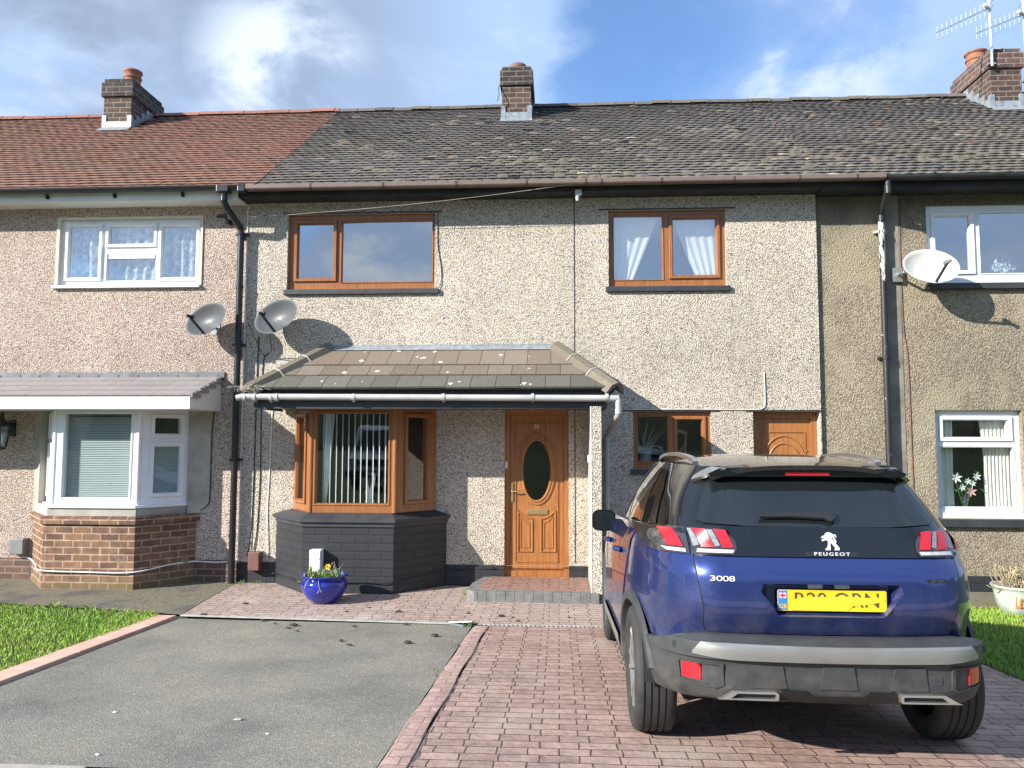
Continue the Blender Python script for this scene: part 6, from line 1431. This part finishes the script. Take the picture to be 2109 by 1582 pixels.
for s in (-1, 1):
    m = MB(); P = [(s*ax(x), z) for x, z in ((.622,.522),(.700,.520),(.705,.448),(.628,.444))]; rear_patch(m, P, .019, (), .03, fn=bp, rim=.02); cpart(m, 'bumper_reflector', 'lamp_red', bmp)
    m = MB(); fr = [(s*ax(x), z) for x, z in ((.530,.534),(.53,.43),(.56,.412),(.712,.43),(.722,.53))]; hl = [(s*ax(x), z) for x, z in ((.545,.524),(.545,.437),(.57,.424),(.706,.440),(.712,.522))]; rear_patch(m, fr, .022, (hl,), .03, fn=bp, rim=.015); cpart(m, 'reflector_surround', 'car_cladding', bmp)
    m = MB(); q = bp(s*ax(.73), .600, .015); m.lathe([(.016,-.002),(.016,.003),(.012,.004),(.011,0)], q, 14, 'y'); cpart(m, 'parking_sensor', 'car_cladding', bmp)
    m = MB(); eo = [(s*x, z) for x, z in ((.565,.372),(.545,.378),(.488,.411),(.292,.411),(.280,.400),(.282,.376),(.29,.372))]; ei = [(s*x, z) for x, z in ((.505,.378),(.472,.401),(.300,.401),(.293,.394),(.295,.38))]
    fx = lambda x, z, o: bp(math.copysign(a_of_x(x, .45), x), z, o) if False else (x, .060-o+.04*max(0,(abs(x)-.35))**1.2, z)
    rear_patch(m, eo, .014, (ei,), .03, fn=fx, rim=.03); ex = cpart(m, 'exhaust_trim', 'car_satin_chrome', bmp)
    m = MB(); rear_patch(m, ei, -.012, (), .05, fn=fx, rim=0); cpart(m, 'exhaust_opening', 'car_dark', ex, smooth=False)
m = MB()
for xa, xb in ((-.42,-.24),(-.09,.09),(.24,.42)): rear_patch(m, [(xa,.425),(xb,.425),(xb-.02,.532),(xa+.02,.532)], .019, (), .05, fn=bp, rim=.01)
cpart(m, 'bumper_rib', 'car_cladding', bmp, sharp=30)
m = MB(); rear_patch(m, [(a, z) for a, z in rrect(.062, .045, .01)] and [(.455+a, .475+b) for a, b in rrect(.062,.045,.01)], .017, (), .03, fn=bp, rim=.008); cpart(m, 'tow_cover', 'car_cladding', bmp)
m = MB(); rear_patch(m, mirror_poly([(0,.39),(.12,.39),(.15,.418),(.265,.418),(.27,.36),(.14,.352),(0,.35)]), .022, (), .04, fn=bp, rim=.02); cpart(m, 'diffuser', 'car_dark', bmp)
m = MB(); m.box(-.60, .60, .75, 4.2, .24, .32); m.box(-.62, .62, .30, 3.2, .34, .60); m.box(-.70, .70, AX_R-.05, AX_R+.05, .28, .36); cpart(m, 'underbody', 'car_dark', smooth=False)
def mirror_pt(mc, u, v, s):
    a = 2*math.pi*u; k = (1-v**2.2)**.5 if v < 1 else 0.0; ca, sa = math.cos(a), math.sin(a)
    return (mc.x+s*.098*math.copysign(abs(ca)**.55, ca)*k, mc.y-.09+.20*v, mc.z+(.085 if sa > 0 else .075)*math.copysign(abs(sa)**.6, sa)*k)
def mirror_pt(mc, u, v, s):
    a = 2*math.pi*u; k = (1-v**2.2)**.5 if v < 1 else 0.0; ca, sa = math.cos(a), math.sin(a)
    return (mc.x+s*.098*math.copysign(abs(ca)**.55, ca)*k, mc.y-.09+.20*v, mc.z+(.085 if sa > 0 else .075)*math.copysign(abs(sa)**.6, sa)*k)
# side: arches, sills, doors, glass
for s in (-1, 1):
    for ay in (AX_R, AX_F):
        m = MB()
        for (r0, r1, o0_, o1_) in ((.372,.378,-.06,.020),(.378,.425,.020,.022),(.425,.432,.022,.0)):
            def f(u, v):
                a0_ = .06 if ay == AX_R else -.06; a = math.pi*(a0_+(1.08-a0_)*u); r_ = r0+(r1-r0)*v; y = ay-math.cos(a)*r_; z = .345+math.sin(a)*r_; p = sp(min(max(y,.05),4.2), max(z, .2), o0_+(o1_-o0_)*v, s); return (p[0], y, z)
            m.grid(f, 36, 2, flip=(s < 0))
        cpart(m, 'arch_trim', 'car_cladding', sharp=60)
        m = MB(); m.grid(lambda u, v: (s*(.50+.37*v), ay-math.cos(math.pi*u)*.385, .345+math.sin(math.pi*u)*.385), 24, 2); m.grid(lambda u, v: (s*.50, ay+.385*(2*u-1), .25+.5*v), 2, 2); cpart(m, 'wheel_well', 'car_dark', smooth=False)
    m = MB(); m.grid(lambda u, v: sp(AX_R+.40+(AX_F-AX_R-.80)*u, .20+.20*v, .02-.01*abs(2*v-1), s), 30, 6, flip=(s < 0)); cpart(m, 'sill_trim', 'car_cladding')
    m = MB(); m.grid(lambda u, v: sp(1.45+1.75*u, .345+.075*v, .026, s), 20, 2, flip=(s < 0)); cpart(m, 'sill_insert', 'car_silver')
    def side_patch(poly, off, step=.06):
        m = MB(); V, F = cdt(poly, (), step); pts = [sp(y, z, off, s) for y, z in V]; o = m.add(pts, [])
        for f in F:
            a, b, c = (Vector(pts[k]) for k in f[:3]); n = (b-a).cross(c-a); m.f.append(tuple(o+k for k in (f if n.x*s > 0 else f[::-1]))); m.c.append(None)
        n = len(poly)
        for i in range(n):
            a, b = poly[i], poly[(i+1) % n]; k = max(1, int(math.hypot(b[0]-a[0], b[1]-a[1])/.08))
            for q in range(k):
                p0, p1 = [(a[0]+(b[0]-a[0])*t, a[1]+(b[1]-a[1])*t) for t in (q/k, (q+1)/k)]; m.add([sp(*p0,off,s), sp(*p1,off,s), sp(*p1,-.004,s), sp(*p0,-.004,s)], [(0,1,2,3)])
        return m
    rd = cpart(side_patch([(1.30,.415),(2.17,.415),(2.20,1.085),(.98,1.10),(1.02,.98),(1.16,.78),(1.27,.60)], .006), 'rear_door', 'car_blue')
    fd = cpart(side_patch([(2.185,.415),(3.10,.415),(3.14,.80),(3.12,1.06),(2.212,1.082)], .006), 'front_door', 'car_blue')
    for y_, d_ in ((1.42, rd), (2.45, fd)):
        m = MB(); P = [sp(y_+dy, .955, .010+o_, s) for dy, o_ in ((0,0),(.03,.03),(.10,.036),(.18,.03),(.21,0))]; m.tube(P, .014, 8); cpart(m, 'door_handle', 'car_blue', d_)
    def gpatch(poly, off=.006):
        m = MB(); V, F = cdt(poly, (), .08); pts = [g_side(y, t, s, off) for y, t in V]; o = m.add(pts, [])
        for f in F:
            a, b, c = (Vector(pts[k]) for k in f[:3]); n = (b-a).cross(c-a); m.f.append(tuple(o+k for k in (f if n.x*s > 0 else f[::-1]))); m.c.append(None)
        return m
    cpart(gpatch([(.74,.10),(1.22,.06),(1.26,.90),(1.10,.88),(.90,.60)]), 'quarter_window', 'car_glass')
    cpart(gpatch([(1.26,.06),(2.13,.04),(2.13,.93),(1.30,.91)]), 'side_window', 'car_glass'); cpart(gpatch([(2.20,.04),(2.92,.06),(2.45,.92),(2.20,.93)]), 'side_window', 'car_glass')
    m = MB(); P = [g_side(y, .02, s, .010) for y in np.linspace(.62, 2.95, 26)]; m.tube(P, .009, 6); cpart(m, 'window_trim', 'chrome')
    m = MB(); mc = Vector((s*.955, 2.78, 1.085)); m.grid(lambda u, v: mirror_pt(mc, u, v, s), 28, 10); m.bar((s*.84, 2.84, 1.04), (s*.92, 2.80, 1.05), .05, .03)
    m.add([mirror_pt(mc, k/28, 0, s) for k in range(28)], [tuple(range(28))]); mr = cpart(m, 'door_mirror', 'car_black', sharp=70, recalc=True)
    m = MB(); m.add([tuple(Vector(mirror_pt(mc, k/28, 0, s))*.86+Vector((mc.x, mc.y-.095, mc.z))*.14-Vector((0,.004,0))) for k in range(28)], [tuple(range(28))]); cpart(m, 'mirror_glass', 'car_glass', mr, smooth=False)
    for ay in (AX_R, AX_F):
        c = (s*.80, ay, WR); m = MB(); hw = .112
        prof = [(.235,-.095),(.262,-.108),(.305,-.114),(.328,-.106),(.339,-.094),(.3445,-.078)]
        for g in (-.062,-.024,.014,.052): prof += [(.346,g-.0065),(.338,g-.005),(.338,g+.005),(.346,g+.0065)]
        prof += [(.3445,.078),(.339,.094),(.328,.106),(.305,.114),(.262,.108),(.235,.095),(.225,.08),(.225,-.08)]
        m.lathe(prof+[prof[0]], c, 56, 'x', cap=False)
        for k in range(72):
            a = 2*math.pi*k/72
            for sd in (-1, 1):
                m_ = Matrix.Translation((c[0]+sd*.088, c[1]+.3405*math.cos(a), c[2]+.3405*math.sin(a))) @ Matrix.Rotation(a, 4, 'X'); m.obox(m_, .022, .0025, .014) if False else None
        wh = thing('w', '', '') if False else None
        ty = cpart(m, 'tyre', 'tyre_rubber', sharp=30, recalc=True)
        m = MB(); xo = s*.085
        m.lathe([(.228,.03*s),(.236,xo),(.230,xo+s*.008),(.215,xo+s*.002),(.205,-.02*s)], c, 48, 'x', cap=False)
        for k in range(5):
            for d in (-.16, .16):
                a0, a1 = 2*math.pi*k/5+d*.45, 2*math.pi*k/5+d*1.35
                p0 = (c[0]+s*.070, c[1]+.045*math.cos(a0), c[2]+.045*math.sin(a0)); p1 = (c[0]+xo, c[1]+.222*math.cos(a1), c[2]+.222*math.sin(a1)); m.bar(p0, p1, .026, .030, (1,0,0))
        m.lathe([(0,.076*s),(.05,.076*s),(.062,.06*s)], c, 20, 'x', cap=False); cpart(m, 'wheel_rim', 'alloy', ty, smooth=False, recalc=True)
        m = MB(); m.lathe([(0,.0),(.21,.0)], c, 32, 'x', cap=False); cpart(m, 'brake_disc', 'alloy_dark', ty, smooth=False)
# ------------------------------------------------------------------ behind the camera: hills and a parked van, seen only in reflections
plain('hill_green', (.05, .06, .028), .95, var=.5, nscale=.05)
m = MB(); n = 60
def hillz(a): return 26+9*math.sin(a*3.1)+6*math.sin(a*7.3+1)+3*math.sin(a*17)
for k in range(n):
    a0, a1 = math.pi*(1.02+.96*k/n), math.pi*(1.02+.96*(k+1)/n); P = lambda a, r, z: (r*math.cos(a), -10+r*math.sin(a), z)
    m.add([P(a0,120,.2), P(a1,120,.2), P(a1,170,hillz(a1)*.7), P(a0,170,hillz(a0)*.7), P(a0,230,hillz(a0)*1.15), P(a1,230,hillz(a1)*1.15), P(a1,380,0), P(a0,380,0)], [(0,1,2,3),(3,2,5,4),(4,5,6,7)])
struct(m.obj('hills', 'hill_green', recalc=False))
VX, VY = -5.9, -15.4
VN = thing('parked_van', 'white van parked across the street, mirrored in the dark bay window', 'van', (VX, VY, .29))
plain('van_white', (.74, .75, .76), .25, var=.04, coat=.5)
prof = [(.0,.45),(.02,.75),(.10,1.0),(.75,1.18),(1.45,1.95),(1.75,2.08),(5.0,2.12),(5.1,2.0),(5.15,.5),(5.1,.40),(.1,.35)]
m = MB(); m.prism([(a, b) for a, b in prof], -.92, .92, lambda a, b, h: (VX+h, VY-a, .29+b)); m.obj('van_body', 'van_white', VN, bevel=.05)
m = MB(); d = Vector((0, -.70, .77)).normalized(); nn = Vector((0, .77, .70)).normalized()
c0 = Vector((VX, VY-.80, .29+1.235))+nn*.02; c1 = Vector((VX, VY-1.40, .29+1.895))+nn*.02
m.add([c0+Vector((-.84,0,0)), c0+Vector((.84,0,0)), c1+Vector((.74,0,0)), c1+Vector((-.74,0,0))], [(0,1,2,3)])
for s in (-1, 1): m.add([(VX+s*.926,VY-.95,.29+1.22),(VX+s*.926,VY-2.0,.29+1.22),(VX+s*.926,VY-2.0,.29+1.85),(VX+s*.926,VY-1.45,.29+1.85)], [(0,1,2,3)])
m.obj('windscreen', 'car_glass', VN, recalc=False)
m = MB(); m.box(VX-.55, VX+.55, VY-.005, VY+.02, .29+.78, .29+.98); m.box(VX-.93, VX+.93, VY-.1, VY+.06, .29+.38, .29+.62); m.obj('grille', 'car_dark', VN, bevel=.01)
for s in (-1, 1):
    m = MB(); m.box(VX+s*.60, VX+s*.88, VY-.06, VY+.03, .29+.74, .29+1.0); m.obj('headlight', 'lamp_clear', VN, bevel=.03)
    for y in (-.95, -4.2):
        m = MB(); m.lathe([(.2,-.1),(.31,-.1),(.33,-.07),(.33,.07),(.31,.1),(.2,.1)], (VX+s*.83, VY+y, .29+.33), 24, 'x'); m.obj('wheel', 'tyre_rubber', VN)
m = MB(); m.box(VX-.26, VX+.26, VY+.055, VY+.07, .29+.45, .29+.56); m.obj('plate', 'badge_white', VN)
# pieces that came out of one loop become parts of their own
def split_loose(o):
    bm = bmesh.new(); bm.from_mesh(o.data); bm.faces.ensure_lookup_table(); seen = {}; groups = []
    for f in bm.faces:
        if f.index in seen: continue
        st = [f]; g = []; seen[f.index] = 1
        while st:
            q = st.pop(); g.append(q.index)
            for v in q.verts:
                for k in v.link_faces:
                    if k.index not in seen: seen[k.index] = 1; st.append(k)
        groups.append(set(g))
    bm.free()
    if len(groups) < 2: return
    src = o.data.copy()
    for i, g in enumerate(groups):
        me = src.copy(); b = bmesh.new(); b.from_mesh(me); b.faces.ensure_lookup_table()
        bmesh.ops.delete(b, geom=[f for f in b.faces if f.index not in g], context='FACES'); b.to_mesh(me); b.free()
        if i == 0: o.data = me
        else:
            c = o.copy(); c.data = me; COL.objects.link(c); c.parent = o.parent
SPLIT = {'plinth', 'bay_corner_post', 'mortar_joint', 'block_joint', 'bumper_rib', 'plate_lamp', 'drip_bead', 'gutter_outlet', 'lamp_facet', 'hip_tiles', 'rod', 'window_board', 'dry_stems', 'bud', 'stem', 'bolt', 'lichen_spot'}
for o in list(S.objects):
    if o.type == 'MESH' and o.name.split('.')[0] in SPLIT-{'hip_tiles', 'dry_stems', 'rod'}: split_loose(o)
